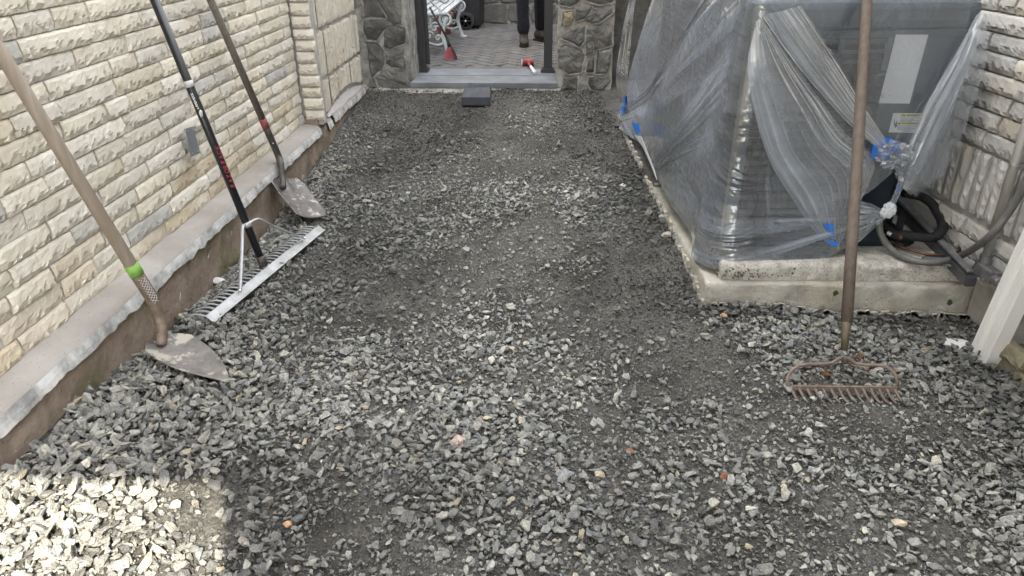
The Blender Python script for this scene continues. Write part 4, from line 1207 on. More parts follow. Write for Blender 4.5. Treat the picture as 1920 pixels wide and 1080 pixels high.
ring = [acp(1656 + 3.4 * math.cos(t), 179 + 4 * math.sin(t), -.0042) for t in np.linspace(.7, 5.6, 14)]
MB().tube(ring, .0008, 5).build('approval_mark', M['greyink'], PN)
textobj('approval_text', 'c', acp(1654.5, 181, -.0042), .011, AE1, (0, 0, 1), M['greyink'], PN)
textobj('approval_text', 'ı  •••', acp(1665, 180, -.0042), .007, AE1, (0, 0, 1), M['greyink'], PN)
# badge on the left side of the cap
bp = onplane(1334, -4, ac(-.0135, 0, 0), -AE1)
sv = AE2 * -1
bd = MB(); bc = onplane(1335, -6, ac(-.0145, 0, 0), -AE1)
corners = [bc + AE2 * a_ + Vector((0, 0, z_)) for a_, z_ in ((.05, -.028), (-.045, -.028), (-.045, .03), (.05, .03))]
bd.prism(corners, -AE1 * .002).build('side_badge', M['label'], ACU)
textobj('badge_text', 'TTOll', bc - AE1 * .0024 - AE2 * (-.044) - Vector((0, 0, .018)), .034, -AE2, (0, 0, 1), M['greyink'], PN)

# ------------------------------------------------------------------ plastic film
def film_mat(name, base, gath, hcol, cr=(.35, .02), rough=.14):
    m = bpy.data.materials.new(name); m.use_nodes = True
    N, L = m.node_tree.nodes, m.node_tree.links; N.clear()
    out = N.new('ShaderNodeOutputMaterial'); t = N.new('ShaderNodeTexCoord')
    tr = N.new('ShaderNodeBsdfTransparent'); tr.inputs[0].default_value = (.97, .98, .99, 1)
    gl = N.new('ShaderNodeBsdfGlossy'); gl.inputs['Roughness'].default_value = rough; gl.inputs[0].default_value = (1, 1, 1, 1)
    df = N.new('ShaderNodeBsdfDiffuse'); df.inputs[0].default_value = (*hcol, 1)
    tl = N.new('ShaderNodeBsdfTranslucent'); tl.inputs[0].default_value = (*hcol, 1)
    ms = N.new('ShaderNodeMixShader'); ms.inputs[0].default_value = .4; L.new(df.outputs[0], ms.inputs[1]); L.new(tl.outputs[0], ms.inputs[2])
    def nz(sc, det, ro, dis=.5):
        n_ = N.new('ShaderNodeTexNoise'); n_.inputs['Scale'].default_value = sc; n_.inputs['Detail'].default_value = det; n_.inputs['Roughness'].default_value = ro
        n_.inputs['Distortion'].default_value = dis; L.new(t.outputs['Object'], n_.inputs['Vector']); return n_
    def math_(op, a_, b_=None, c_=None, clamp=False):
        q = N.new('ShaderNodeMath'); q.operation = op; q.use_clamp = clamp
        for i_, v_ in enumerate((a_, b_, c_)):
            if v_ is None: continue
            if isinstance(v_, (int, float)): q.inputs[i_].default_value = v_
            else: L.new(v_, q.inputs[i_])
        return q.outputs[0]
    rd = math_('ABSOLUTE', math_('SUBTRACT', nz(7, 3, .5, .8).outputs['Fac'], .5))
    bp = N.new('ShaderNodeBump'); bp.inputs['Strength'].default_value = cr[0]; bp.inputs['Distance'].default_value = cr[1] * 2; L.new(rd, bp.inputs['Height'])
    b2 = N.new('ShaderNodeBump'); b2.inputs['Strength'].default_value = .25; b2.inputs['Distance'].default_value = .004; L.new(nz(34, 2, .5).outputs['Fac'], b2.inputs['Height']); L.new(bp.outputs[0], b2.inputs['Normal'])
    for q in (gl,): L.new(b2.outputs[0], q.inputs['Normal'])
    lw = N.new('ShaderNodeLayerWeight'); lw.inputs['Blend'].default_value = .4
    at = N.new('ShaderNodeAttribute'); at.attribute_name = 'gather'
    # scuff marks: fine bright scratches in the film
    hz = math_('MULTIPLY', math_('SUBTRACT', nz(4, 6, .7).outputs['Fac'], .35, clamp=True), .45)
    f_ = math_('ADD', math_('MULTIPLY_ADD', lw.outputs['Facing'], .25, base), hz)
    f_ = math_('MULTIPLY_ADD', at.outputs['Fac'], gath, f_, clamp=True)
    f_ = math_('MINIMUM', f_, .92)
    m1 = N.new('ShaderNodeMixShader'); L.new(f_, m1.inputs[0]); L.new(tr.outputs[0], m1.inputs[1]); L.new(ms.outputs[0], m1.inputs[2])
    fr = N.new('ShaderNodeFresnel'); fr.inputs[0].default_value = 1.5; L.new(b2.outputs[0], fr.inputs['Normal'])
    f2 = math_('MULTIPLY_ADD', fr.outputs[0], 1.8, .02, clamp=True)
    m2 = N.new('ShaderNodeMixShader'); L.new(f2, m2.inputs[0]); L.new(m1.outputs[0], m2.inputs[1]); L.new(gl.outputs[0], m2.inputs[2])
    L.new(m2.outputs[0], out.inputs[0]); return m
M['film'] = film_mat('clear_plastic_sheet', .07, .50, (.65, .735, .875))
M['flapfilm'] = film_mat('loose_plastic_flap', .10, .50, (.70, .77, .87), (.25, .02))
def set_gather(o, G):
    a_ = o.data.attributes.new('gather', 'FLOAT', 'POINT'); a_.data.foreach_set('value', np.array(G, np.float32))
FILM = thing('plastic_sheet', 'crinkled clear plastic sheet taped over the outdoor units', 'plastic sheet', (1.1, 3.4, .2))

# plan path of the sheet in unit coordinates (a, b): along left side (back to front), round the corner, along the front, round, right side
UL = 1.95      # length of left run
def path(u):
    """u in metres; returns (a,b, na,nb) plan point on the unit outline and outward normal"""
    rc = .045
    if u < UL - rc: return 0, UL - u, -1, 0
    u2 = u - (UL - rc); q = rc * math.pi / 2
    if u2 < q:
        t = u2 / rc; return rc - rc * math.cos(t), rc - rc * math.sin(t), -math.cos(t), -math.sin(t)
    u3 = u2 - q
    if u3 < W_ - 2 * rc: return rc + u3, 0, 0, -1
    u4 = u3 - (W_ - 2 * rc)
    if u4 < q:
        t = u4 / rc; return W_ - rc + rc * math.sin(t), rc - rc * math.cos(t), math.sin(t), -math.cos(t)
    return W_, rc + (u4 - q), 1, 0
QL = .045 * math.pi / 2
U_COR = UL - .045 + QL / 2
U_F0 = UL - .045 + QL            # u at a=.045 on the front
U_R0 = U_F0 + W_ - .09           # start of right corner
U_END = U_R0 + QL + .16
def uf(a): return U_F0 + (a - .045)
def pix_front(x, y, b=-.03):
    p = acp(x, y, b) - A0; return uf(p.dot(AE1)), p.z
def pix_left(x, y, off=.06):
    p = onplane(x, y, ac(-off, 0, 0), -AE1) - A0; return UL - p.dot(AE2), p.z
def smooth(x, a, b):
    t = min(1, max(0, (x - a) / (b - a))); return t * t * (3 - 2 * t)
# hem height along u
hemp = [(0, .34), (.06, .25), (.12, .24), (1.0, .215), (1.55, .20), (1.80, .175), (U_COR, .150)]
hf = [pix_front(x, y, -.10) for x, y in ((1400, 491), (1440, 496), (1480, 496), (1530, 488), (1560, 478), (1600, 459), (1630, 436), (1665, 402))]
hemp += [(max(u, U_COR + .02), z) for u, z in hf]
hu = [p[0] for p in hemp]; hz_ = [p[1] for p in hemp]
o_ = np.argsort(hu); hu = np.array(hu)[o_]; hz_ = np.array(hz_)[o_]
fans = []
def fan(P, Q1, Q2, amp, freq, rmin=.03, wid=.12, seed=0):
    fans.append((np.array(P), np.array(Q1), np.array(Q2), amp, freq, rmin, seed))
pf, pL = pix_front, pix_left
fan(pL(1196, 240), pL(1300, 20), pL(1400, 60), .012, 110, seed=1)
fan(pL(1234, 338), pL(1380, 40), pL(1410, 230), .012, 90, seed=2)
fan(pL(1234, 338), pL(1190, 240), pL(1215, 60), .004, 60, seed=3)
fan(pL(1280, -60), pL(1180, 200), pL(1225, 260), .002, 50, seed=13)
fan(pL(1400, 40), pL(1250, 330), pL(1330, 420), .0015, 40, seed=14)
fan(pf(1662, 398), pf(1410, 395), pf(1420, 480), .011, 120, seed=4)
fan(pf(1655, 280), pf(1425, 30), pf(1540, 10), .014, 120, seed=5)
fan(pf(1428, 40), pf(1425, 330), pf(1560, 420), .004, 46, seed=6)
fan(pf(1840, 40), pf(1640, 330), pf(1760, 330), .010, 50, seed=7)
fan(pf(1835, 30), pf(1836, 180), pf(1700, 260), .008, 40, seed=8)
def folds(u, z, band=False):
    d = 0.0
    for P, Q1, Q2, amp, fq_, rmin, sd in fans:
        dx, dz = u - P[0], z - P[1]; r_ = math.hypot(dx, dz)
        if r_ < 1e-4: continue
        a = math.atan2(dz, dx); a1 = math.atan2(Q1[1] - P[1], Q1[0] - P[0]); a2 = math.atan2(Q2[1] - P[1], Q2[0] - P[0])
        am = math.atan2(math.sin(a1) + math.sin(a2), math.cos(a1) + math.cos(a2))
        hw = abs(math.atan2(math.sin(a1 - am), math.cos(a1 - am))) + .02
        da = math.atan2(math.sin(a - am), math.cos(a - am)); w_ = 1 - smooth(abs(da), hw * .75, hw * 1.25)
        if P[0] < UL - .1: w_ *= 1 - smooth(u, UL - .16, UL - .02)
        if w_ <= 0: continue
        R1 = max(math.hypot(*(Q1 - P)), math.hypot(*(Q2 - P)))
        rp = smooth(r_, 0, rmin * 2) * (1 - .85 * smooth(r_, R1 * .5, R1 * 1.05))
        F_ = fq_ * .16
        rid = max(0, 1 - abs(mnoise.noise(Vector((a * F_, r_ * .22, sd * 3.1)))) * 5) ** 2
        rid += .55 * max(0, 1 - abs(mnoise.noise(Vector((a * F_ * 2.3, r_ * .35, sd * 5.7)))) * 5) ** 2
        mod = .25 + 1.6 * max(0, .35 + mnoise.noise(Vector((a * 5, sd * 7.7, r_ * 2.2))))
        d += amp * w_ * rp * rid * mod
        if band and sd in (1, 2, 4, 5): d += .008 * w_ * smooth(r_, .0, .25) * smooth(mnoise.noise(Vector((a * 7.5 + sd, sd * 1.7, r_ * .5))), .05, .5) * (1 - .6 * smooth(r_, R1 * .6, R1))
    return d
def ridged(p):
    return 1 - abs(mnoise.noise(p)) * 2
def sheet_point(u, v, k=0):
    """v: 0 at the cap's top edge -> 1 at the hem; v<0 over the top"""
    a, b, na, nb = path(u)
    hem = float(np.interp(u, hu, hz_))
    zt = ZT + .004
    left = 1 - smooth(u, UL - .25, UL + .15)
    if v < 0:
        t = -v
        p = ac(a, b, zt + .004 * ridged(Vector((u * 4, t * 4, 2))) - .0)
        inw = Vector((0, 0, 0)) - (AE1 * na + AE2 * nb) * (t * .45)
        return p + inw
    z = zt + (hem - zt) * v
    # clearance: film leans out from cap edge to pad edge
    outL = .016 + (.115 - .055 * smooth(u, UL - .7, UL)) * v ** 1.15 + .018 * math.sin(math.pi * v)
    outF = .018 + .055 * v ** 1.3 + .05 * math.exp(-((u - uf(.22)) / .28) ** 2) * smooth(v, .55, .95)
    back = smooth(u, .45, 0) * .10
    cor = math.exp(-((u - U_COR) / .12) ** 2) * .03 * v
    out = outL * left + outF * (1 - left) + back * v + cor
    if u > U_R0: out *= .6
    d = folds(u, z)
    cr = .0022 * ridged(Vector((u * 10, z * 10, 5))) * ridged(Vector((u * 5, z * 5, 9)))
    big = .008 * mnoise.noise(Vector((u * 3, z * 3, 3))) * min(1, v * 3)
    # horizontal crumples on the front left
    hc = math.exp(-((u - uf(.13 - .1 * v)) / .17) ** 2) * smooth(v, .15, .4)
    wz = 1.2 * mnoise.noise(Vector((u * 6, z * 6, 4))); cr += hc * .0078 * max(0, ridged(Vector((u * 13 + wz * 2, z * 44 + u * 16 + wz * 5, 7))) - .25) * max(0, .3 + 2.2 * mnoise.noise(Vector((u * 12, z * 12, 2))))
    ease = smooth(v, 0, .10)
    out += (d + cr + big) * (.25 + .75 * ease)
    return ac(a, b, z) + (AE1 * na + AE2 * nb) * out
# opening where the service corner is bare
bare = [pf(x, y, -.05) for x, y in ((1697, 308), (1672, 322), (1640, 348), (1606, 372), (1640, 392), (1668, 402), (1700, 430), (1900, 460), (1900, 90), (1848, 120), (1800, 285), (1745, 340), (1700, 366))]
def in_poly(x, y, poly):
    c = False; j = len(poly) - 1
    for i in range(len(poly)):
        xi, yi = poly[i]; xj, yj = poly[j]
        if (yi > y) != (yj > y) and x < (xj - xi) * (y - yi) / (yj - yi) + xi: c = not c
        j = i
    return c
bare1 = [pf(x, y, -.05) for x, y in ((1700, 306), (1672, 322), (1640, 348), (1604, 372), (1640, 390), (1668, 402), (1720, 430), (1900, 470), (1900, 330), (1830, 250), (1800, 262), (1760, 330), (1712, 366), (1696, 340))]
NU, NV, NT = 640, 230, 40
vs = list(-np.linspace(1, 0, NT, endpoint=False)) + list(np.linspace(0, 1, NV))
V = []; UV = []; GA = []
for j, v in enumerate(vs):
    for i in range(NU + 1):
        u = U_END * i / NU; V.append(sheet_point(u, v)); UV.append((u, V[-1].z if v >= 0 else 2)); GA.append(min(1, folds(u, V[-1].z, True) / .011) if v >= 0 else .15 * abs(mnoise.noise(Vector((u * 8, v * 8, 1)))))
F = []
for j in range(len(vs) - 1):
    for i in range(NU):
        q = j * (NU + 1) + i; u, z = UV[q]
        if z < 1.2 and u > uf(.4) and in_poly(u, z, bare1): continue
        F.append((q, q + NU + 1, q + NU + 2, q + 1))
set_gather(obj('main_sheet', V, F, M['film'], FILM, smooth=True), GA)

# overlapping flaps: Coons-like patches between two polylines lying just outside the main sheet
def flap(name, A, B, nA=80, nB=160, milk=None, stre=1.0, amp=.010, freq=9, lift=.012, seed=0, taper=True, hf=14):
    A = bez(A, 12); B = bez(B, 12)
    def samp(P, t):
        x = t * (len(P) - 1); i = min(int(x), len(P) - 2); return P[i].lerp(P[i + 1], x - i)
    V = []; F = []; GA = []
    for j in range(nB + 1):
        t = j / nB; a, b = samp(A, t), samp(B, t)
        for i in range(nA + 1):
            s = i / nA; p = a.lerp(b, s)
            wv = math.sin(math.pi * s)
            f = max(0, 1 - abs(mnoise.noise(Vector((s * freq * .5, t * .4, seed)))) * 4.5) ** 2 + .6 * max(0, 1 - abs(mnoise.noise(Vector((s * freq * 1.4, t * .6, seed + 9)))) * 5) ** 2; f *= .35 + 1.2 * max(0, .4 + mnoise.noise(Vector((s * 3, t * 3, seed + 4)))); f = min(f, 1.3) * stre
            wd = (b - a).length
            d = lift * wv + amp * f * min(1, wd * 6) + .004 * ridged(Vector((p.x * 7, p.z * 7, seed + 3)))
            V.append(p + fn * d); mk = (smooth(s, milk[0], milk[1]) * (1 - smooth(s, milk[2], milk[3])) if milk else .3); GA.append(min(1, .55 * f + .55 * mk * (.75 + .5 * mnoise.noise(Vector((s * 4, t * 3, seed + 20))))))
    for j in range(nB):
        for i in range(nA): q = j * (nA + 1) + i; F.append((q, q + 1, q + nA + 2, q + nA + 1))
    o = obj(name, V, F, M['flapfilm'], FILM, smooth=True); set_gather(o, GA); return o
def fp(x, y, b): return acp(x, y, b)
# broad diagonal flap from the near top corner to the knot and to the low tape
flap('loose_flap', [fp(1418, 40, -.03), fp(1402, 120, -.045), fp(1412, 200, -.05), fp(1442, 300, -.06), fp(1490, 380, -.07), fp(1525, 430, -.08), fp(1563, 466, -.085)],
     [fp(1424, 30, -.028), fp(1480, 110, -.04), fp(1540, 190, -.05), fp(1585, 250, -.06), fp(1640, 300, -.07), fp(1612, 380, -.08), fp(1572, 464, -.085)], freq=7, amp=.010, seed=2, milk=(-.1, .02, .22, .5), stre=.7)
flap('loose_flap', [fp(1426, 28, -.04), fp(1500, 130, -.05), fp(1580, 220, -.06), fp(1652, 285, -.07)],
     [fp(1500, 10, -.04), fp(1560, 100, -.05), fp(1620, 200, -.06), fp(1672, 278, -.07)], freq=11, amp=.010, seed=5, nA=110, milk=(0, .15, .5, .9))
flap('loose_flap', [fp(1848, 30, -.035), fp(1848, 110, -.04), fp(1822, 200, -.05), fp(1800, 262, -.06), fp(1762, 330, -.07), fp(1706, 366, -.08)],
     [fp(1836, 20, -.035), fp(1806, 90, -.045), fp(1762, 170, -.06), fp(1730, 230, -.07), fp(1700, 300, -.08), fp(1690, 350, -.085)], freq=5, amp=.010, seed=8, milk=(.5, .68, .9, 1.02), stre=.35)
flap('loose_flap', [fp(1838, 12, -.045), fp(1800, 110, -.055), fp(1752, 200, -.065), fp(1706, 290, -.08)],
     [fp(1828, 30, -.045), fp(1780, 120, -.055), fp(1735, 200, -.065), fp(1694, 286, -.08)], freq=4, amp=.008, seed=9, nA=24, milk=(0, .2, .8, 1), stre=.5)
# gathered lower sheet running to the knot
flap('gathered_sheet', [fp(1606, 372, -.06), fp(1630, 380, -.065), fp(1650, 390, -.07), fp(1664, 396, -.075)],
     [fp(1588, 466, -.07), fp(1620, 444, -.07), fp(1648, 420, -.07), fp(1666, 404, -.075)], freq=16, amp=.012, seed=12, nB=60)
# curtain hanging at the far left end
ya = 4.93
flap_left = [aty(1206, -40, 4.9), aty(1180, 0, 4.9), aty(1158, 110, 4.95), aty(1156, 160, 4.97), aty(1170, 214, 5.0)]
flap('end_curtain', flap_left, [aty(1214, -40, 4.7), aty(1192, 0, 4.75), aty(1180, 110, 4.8), aty(1176, 160, 4.82), aty(1176, 216, 4.9)], freq=5, amp=.01, nA=30, nB=80, seed=15)
# twisted gathers, knot and loose tail
def crumple(name, c, rx, ry, rz, seed, m_='film', parent=None, k=.35):
    bm = bmesh.new(); bmesh.ops.create_icosphere(bm, subdivisions=4, radius=1)
    for v in bm.verts:
        q = v.co.copy(); nn = 1 + k * (ridged(q * 2.2 + Vector((seed, 0, 0))) - .5) + k * .5 * ridged(q * 6 + Vector((0, seed, 0)))
        v.co = Vector((q.x * rx, q.y * ry, q.z * rz)) * nn + Vector(c)
    me = bpy.data.meshes.new(name); bm.to_mesh(me); bm.free(); me.materials.append(M[m_])
    o = link(name, me, parent or FILM); return o
M['filmwhite'] = mat('bunched_plastic', (.52, .54, .57), (.66, .68, .70), 40, rough=.3, spec=.5, bumps=((50, .9, .008),))
kn = fp(1667, 394, -.09)
crumple('knot', kn, .024, .018, .030, 3, 'filmwhite')
crumple('knot', fp(1660, 400, -.095), .018, .014, .016, 8, 'filmwhite')
MB().tube(bez([fp(1696, 312, -.085), fp(1688, 345, -.09), fp(1678, 372, -.09), fp(1667, 392, -.09)], 8), [.014, .012, .012, .013, .012, .011] * 4 + [.014], 9, flat=.6).build('twisted_strand', M['film'], FILM, smooth=True)
crumple('bunch', fp(1676, 290, -.09), .055, .03, .045, 5, 'film', k=.5)
crumple('bunch', fp(1700, 322, -.085), .032, .02, .035, 6, 'film', k=.5)
crumple('bunch', fp(1690, 296, -.10), .035, .02, .03, 7, 'film', k=.5)
# blue tape
def tape(name, pts, b=None, pl=None, m_='tape'):
    P = pts if pl else [acp(x, y, b) for x, y in pts]
    n_ = (P[1] - P[0]).cross(P[2] - P[0]).normalized()
    MB().prism(P, n_ * .0015).build(name, M[m_], FILM)
tape('blue_tape', [(1640, 262), (1660, 257), (1676, 262), (1688, 272), (1684, 290), (1672, 300), (1652, 298), (1632, 296)], -.074)
tape('blue_tape', [(1684, 268), (1692, 284), (1690, 300), (1676, 292)], -.095)
tape('blue_tape', [(1544, 419), (1562, 420), (1566, 452), (1556, 446)], -.094)
tape('blue_tape', [(1551, 448), (1562, 456), (1571, 449), (1570, 462), (1554, 459)], -.10)
tape('blue_tape', [(1680, 345), (1692, 342), (1686, 362), (1679, 366)], .02)
tape('blue_tape', [onplane(x, y, ac(-.19, 0, 0), -AE1) for x, y in ((1184, 228), (1198, 233), (1201, 246), (1195, 252), (1189, 243))], pl=1)
tape('blue_tape', [onplane(x, y, ac(-.22, 0, 0), -AE1) for x, y in ((1160, 205), (1170, 198), (1170, 214), (1159, 213))], pl=1)
tape('blue_tape', [onplane(x, y, ac(-.215, 0, 0), -AE1) for x, y in ((1166, 185), (1172, 180), (1172, 197), (1166, 194))], pl=1)
# white loose strip at left corner of pad
P1 = [onplane(x, y, ac(-.20, 0, 0), -AE1) for x, y in ((1190, 253), (1203, 256), (1228, 320), (1232, 338), (1222, 312), (1206, 276))]
MB().prism(P1, -AE1 * .002).build('folded_hem', M['filmwhite'], FILM)

# ------------------------------------------------------------------ pipes, hose, conduit, rail on the right
def off_wall(x, y, d): return onplane(x, y, rorg + rout * d, rout)
rl = thing('line_cover', 'dark metal channel lying along the foot of the right wall behind the pad', 'channel', off_wall(1760, 440, .12))
def zrail(x, y, z): return atz(x, y, z)
ra0, ra1 = atz(1688, 376, .275), atz(1826, 516, .235)
dv = (ra1 - ra0).normalized(); sd = Vector((dv.y, -dv.x, 0)).normalized()
mb = MB(); L_ = (ra1 - ra0).length; RM = Matrix((sd, dv, sd.cross(dv))).transposed()
mb.box((ra0 + ra1) / 2 + Vector((0, 0, -.03)), (.045, L_, .052), RM).build('channel', M['rail'], rl, bevel=.008)
MB().box((ra0 + ra1) / 2 + sd * .012 + Vector((0, 0, .012)), (.03, L_ * .99, .012), RM).build('lid_edge', M['cast'], rl, bevel=.004)
cb = thing('conduit', 'galvanised conduit pipe rising from a cast fitting on the right wall', 'conduit', off_wall(1850, 500, .05))
c0, c1 = off_wall(1848, 486, .045), off_wall(1899, 320, .045)
c2 = c0 + (c1 - c0) * 2.6
c2 = Vector((c0.x + (c1 - c0).x * 2.6, c0.y + (c1 - c0).y * 2.6, c0.z + (c1 - c0).z * 2.6))
MB().tube([c0, c2], .0175, 16).build('pipe', M['conduit'], cb, smooth=True)
MB().tube([c0 - (c1 - c0).normalized() * .015, c0 + (c1 - c0).normalized() * .02], .024, 16).build('coupling', M['cast'], cb, auto=40)
cl = off_wall(1903, 306, .045); ud = (c1 - c0).normalized()
MB().tube([cl - ud * .007, cl + ud * .007], .021, 16).box(cl + ral * -.03, (.008, .03, .016), Matrix.Rotation(ra, 3, 'Z')).build('clamp', M['hub'], cb, auto=40)
jb = off_wall(1852, 512, .05)
MB().box(jb, (.05, .10, .055), Matrix.Rotation(ra, 3, 'Z')).tube([jb, jb - ral * .09 + rout * .01], .019, 12).build('fitting', M['cast'], cb, bevel=.008)
lo = off_wall(1895, 565, .05)
MB().tube([jb - ral * .06, lo - ral * .3 + Vector((0, 0, -.05))], .017, 12).build('lower_pipe', M['conduit'], cb, smooth=True)
for px, py in ((1836, 522), (1846, 524)):
    MB().lathe([(.005, 0), (.005, .006), (0, .008)], off_wall(px, py, .08), rout, 8, caps=False).build('screw', M['hub'], cb)
wh = thing('electric_whip', 'grey flexible cable looping from the unit to the right wall', 'cable', atz(1700, 490, .21))
hp = [ac(.71, .10, .30), acp(1648, 415, -.02), acp(1652, 440, -.05), atz(1672, 468, .235), atz(1705, 486, .226), atz(1750, 492, .226), atz(1800, 480, .245), off_wall(1850, 448, .12), off_wall(1890, 400, .09), off_wall(1918, 352, .08), off_wall(1950, 280, .07), off_wall(1985, 160, .06)]
MB().tube(bez(hp, 10), .0145, 12).build('cable', M['hose'], wh, smooth=True)
ls = thing('refrigerant_line', 'thick black foam wrapped refrigerant pipe bending from the valves to the wall', 'pipe', atz(1720, 440, .21))
fpz = [ac(.72, .20, .30), atz(1672, 436, .27), atz(1690, 440, .27), atz(1720, 444, .27), atz(1745, 446, .27), atz(1762, 438, .285), atz(1768, 420, .30), atz(1757, 398, .33), atz(1745, 380, .36), atz(1725, 368, .38), atz(1695, 362, .40)]
MB().tube(bez(fpz, 8), .0205, 14).build('sleeve', M['foam'], ls, smooth=True)
for a_, b_ in ((.18, .30), (.42, .50), (.55, .64)):
    pp_ = bez(fpz, 8); n_ = len(pp_); MB().tube(pp_[int(n_ * a_):int(n_ * b_)], .0226, 14).build('wrap', M['foam'], ls)
vb = atz(1685, 430, .275)
MB().tube([vb, vb + Vector((0, 0, .065))], .017, 6).tube([vb - Vector((0, .03, 0)), vb - Vector((.02, .05, 0))], .012, 6).build('valve', M['foam'], ls, bevel=.002)
MB().tube([atz(1686, 441, .275), atz(1689, 447, .262)], .011, 6).build('valve_cap', M['copper'], ls)
MB().tube([atz(1664, 436, .285), atz(1671, 440, .28)], .010, 10).build('service_nut', M['hub'], ls)
cpp = [ac(.74, .15, .25), atz(1680, 458, .225), atz(1705, 468, .222), atz(1740, 477, .222), atz(1775, 478, .222), atz(1795, 472, .23), atz(1800, 455, .25), atz(1790, 435, .28), atz(1772, 412, .32), atz(1765, 385, .36)]
MB().tube(bez(cpp, 8), .0065, 8).build('copper_line', M['copper'], ls, smooth=True)
blk = thing('drain_tray', 'dark base clutter under the open corner of the unit', 'tray', ac(.8, .1, .21))
MB().box(ac(.79, .14, .222), (.14, .18, .03), AR).tube([ac(.72, .05, .23), ac(.80, -.01, .222), ac(.86, .03, .222)], .012, 8).build('tray', M['bin'], blk, bevel=.004)
sh = tag(MB().prism([atz(x, y, .209) for x, y in ((1745, 497), (1812, 503), (1798, 480), (1740, 478), (1728, 484))], (0, 0, .006)).build('slate_piece', M['slate']), 'flat grey slate offcut lying on the slab near the wall', 'slate')
# leg / foot bolts on unit
for x, y in ((1577, 476), (1630, 475)):
    p = acp(x, y, -.004); MB().lathe([(.007, 0), (.007, .004), (.004, .008)], p, fn, 8).build('foot_bolt', M['hub'], ACU)
MB().box(acp(1579, 468, -.004), (.016, .006, .05), AR).build('foot_bracket', M['cast'], ACU)

# ------------------------------------------------------------------ downspout
ds = thing('downspout', 'white ribbed aluminium downspout standing on gravel at the right edge', 'downspout', atz(1838, 658, 0))
d0 = atz(1836, 662, .0); 
def dsp(x, y, d): return onplane(x, y, rorg + rout * d, rout)
eL0, eR0 = dsp(1810, 652, .16), dsp(1858, 668, .16)
eL1, eR1 = dsp(1924, 385, .16), dsp(1990, 400, .16)
bot = (eL0 + eR0) / 2; top_ = (eL1 + eR1) / 2; upv = (top_ - bot).normalized(); wv = (eR0 - eL0); wv = (wv - upv * wv.dot(upv)).normalized(); nv = wv.cross(upv).normalized()
if nv.dot(rout) < 0: nv = -nv
wid = .098
prof = []
cuts = list(np.linspace(0, 1, 97)); dep = []
for c_ in cuts:
    if c_ < .40: q_ = .5 - .5 * math.cos(c_ / .40 * 2 * math.pi * 4)
    elif c_ < .60: q_ = 0.0
    else: q_ = .5 - .5 * math.cos((c_ - .60) / .40 * 2 * math.pi * 4)
    dep.append(-.011 * (1 - q_) if q_ else -.011)
V = []; F = []
ring_ = [(c * wid - wid / 2, d) for c, d in zip(cuts, dep)] + [(wid / 2, -.065), (-wid / 2, -.065)]
m_ = len(ring_)
b0 = bot - upv * .06; t0 = b0 + upv * 3.2
for base in (b0, t0):
    for a, b in ring_: V.append(base + wv * a + nv * b)
for i in range(m_): F.append((i, (i + 1) % m_, m_ + (i + 1) % m_, m_ + i))
spo = obj('spout', V, F, M['spout'], ds)
spo.data.polygons.foreach_set('use_smooth', [i < 96 for i in range(len(F))])
# screws and pale flat stone by its foot
ws = atz(1797, 645, .0)

# ------------------------------------------------------------------ single rocks one can pick out
def rock(name, label, px, py, size, m_, seed, flat=.6, z=None, cat='rock', sx=1.0, yaw=0):
    r_ = random.Random(seed); bm = bmesh.new()
    for _ in range(16):
        v = Vector((r_.gauss(0, 1), r_.gauss(0, 1), r_.gauss(0, 1))).normalized()
        bm.verts.new((v.x * .5 * sx, v.y * .42, v.z * .5 * flat))
    bmesh.ops.convex_hull(bm, input=bm.verts)
    for v in [v for v in bm.verts if not v.link_faces]: bm.verts.remove(v)
    bmesh.ops.dissolve_limit(bm, angle_limit=R(10), verts=bm.verts, edges=bm.edges)
    bmesh.ops.bevel(bm, geom=list(bm.edges), offset=.02, segments=2, affect='EDGES')
    for v in bm.verts: v.co += v.co.normalized() * .05 * mnoise.noise(v.co * 6 + Vector((seed, 0, 0)))
    me = bpy.data.meshes.new(name); bm.to_mesh(me); bm.free(); me.materials.append(M[m_]); me.transform(Matrix.Scale(size, 4))
    p = atz(px, py, 0)
    for _ in range(6): p = atz(px, py, float(ground(p.x, p.y)) + size * flat * .35)
    o = link(name, me); o.location = p; o.rotation_euler = (0, 0, yaw); return tag(o, label, cat)
rock('rock', 'large pink and grey granite rock in the middle of the gravel', 860, 828, .062, 'pinkrock', 3, .8, sx=1.1)
rock('rock', 'white chalky rock lying behind the wide aluminium rake', 408, 528, .085, 'quartz', 5, .5, sx=1.5, yaw=-.1)
rock('rock', 'small white broken rock left of the rake teeth', 356, 588, .05, 'quartz', 6, .7)
rock('rock', 'flat pale slab stone beside the foot of the downspout', 1795, 645, .11, 'quartz', 9, .28, sx=1.2)
rock('brick_piece', 'rounded red brown brick pebble right of the gravel centre', 1181, 846, .030, 'brick', 11, .8, cat='brick')
rock('brick_piece', 'broken orange brick piece near the lower right gravel', 1359, 893, .034, 'brick', 12, .8, cat='brick')
rock('brick_piece', 'tan brick crumb at the near corner of the concrete pad', 1357, 592, .034, 'tanrock', 13, .7, cat='brick')
rock('rock', 'small orange stone near the sunlit patch', 540, 983, .026, 'tanrock', 14, .8)
rock('rock', 'brownish stone beside the white rock at the rake', 388, 543, .035, 'brick', 16, .7)
rock('rock', 'pale cream stone in the gravel near the pad corner', 1168, 348, .045, 'quartz', 18, .6)
rock('rock', 'pale greenish boulder below the shovel tip', 449, 722, .045, 'quartz', 19, .7)
rock('rock', 'white pebble between the shovel and the rake', 398, 525, .03, 'quartz', 20, .7)
rock('rock', 'rusty brown stone lump by the foot of the pad', 1246, 408, .07, 'pad', 21, .6)
rock('rock', 'crumbled concrete lump fallen from the pad edge', 1250, 440, .06, 'pad', 22, .6)
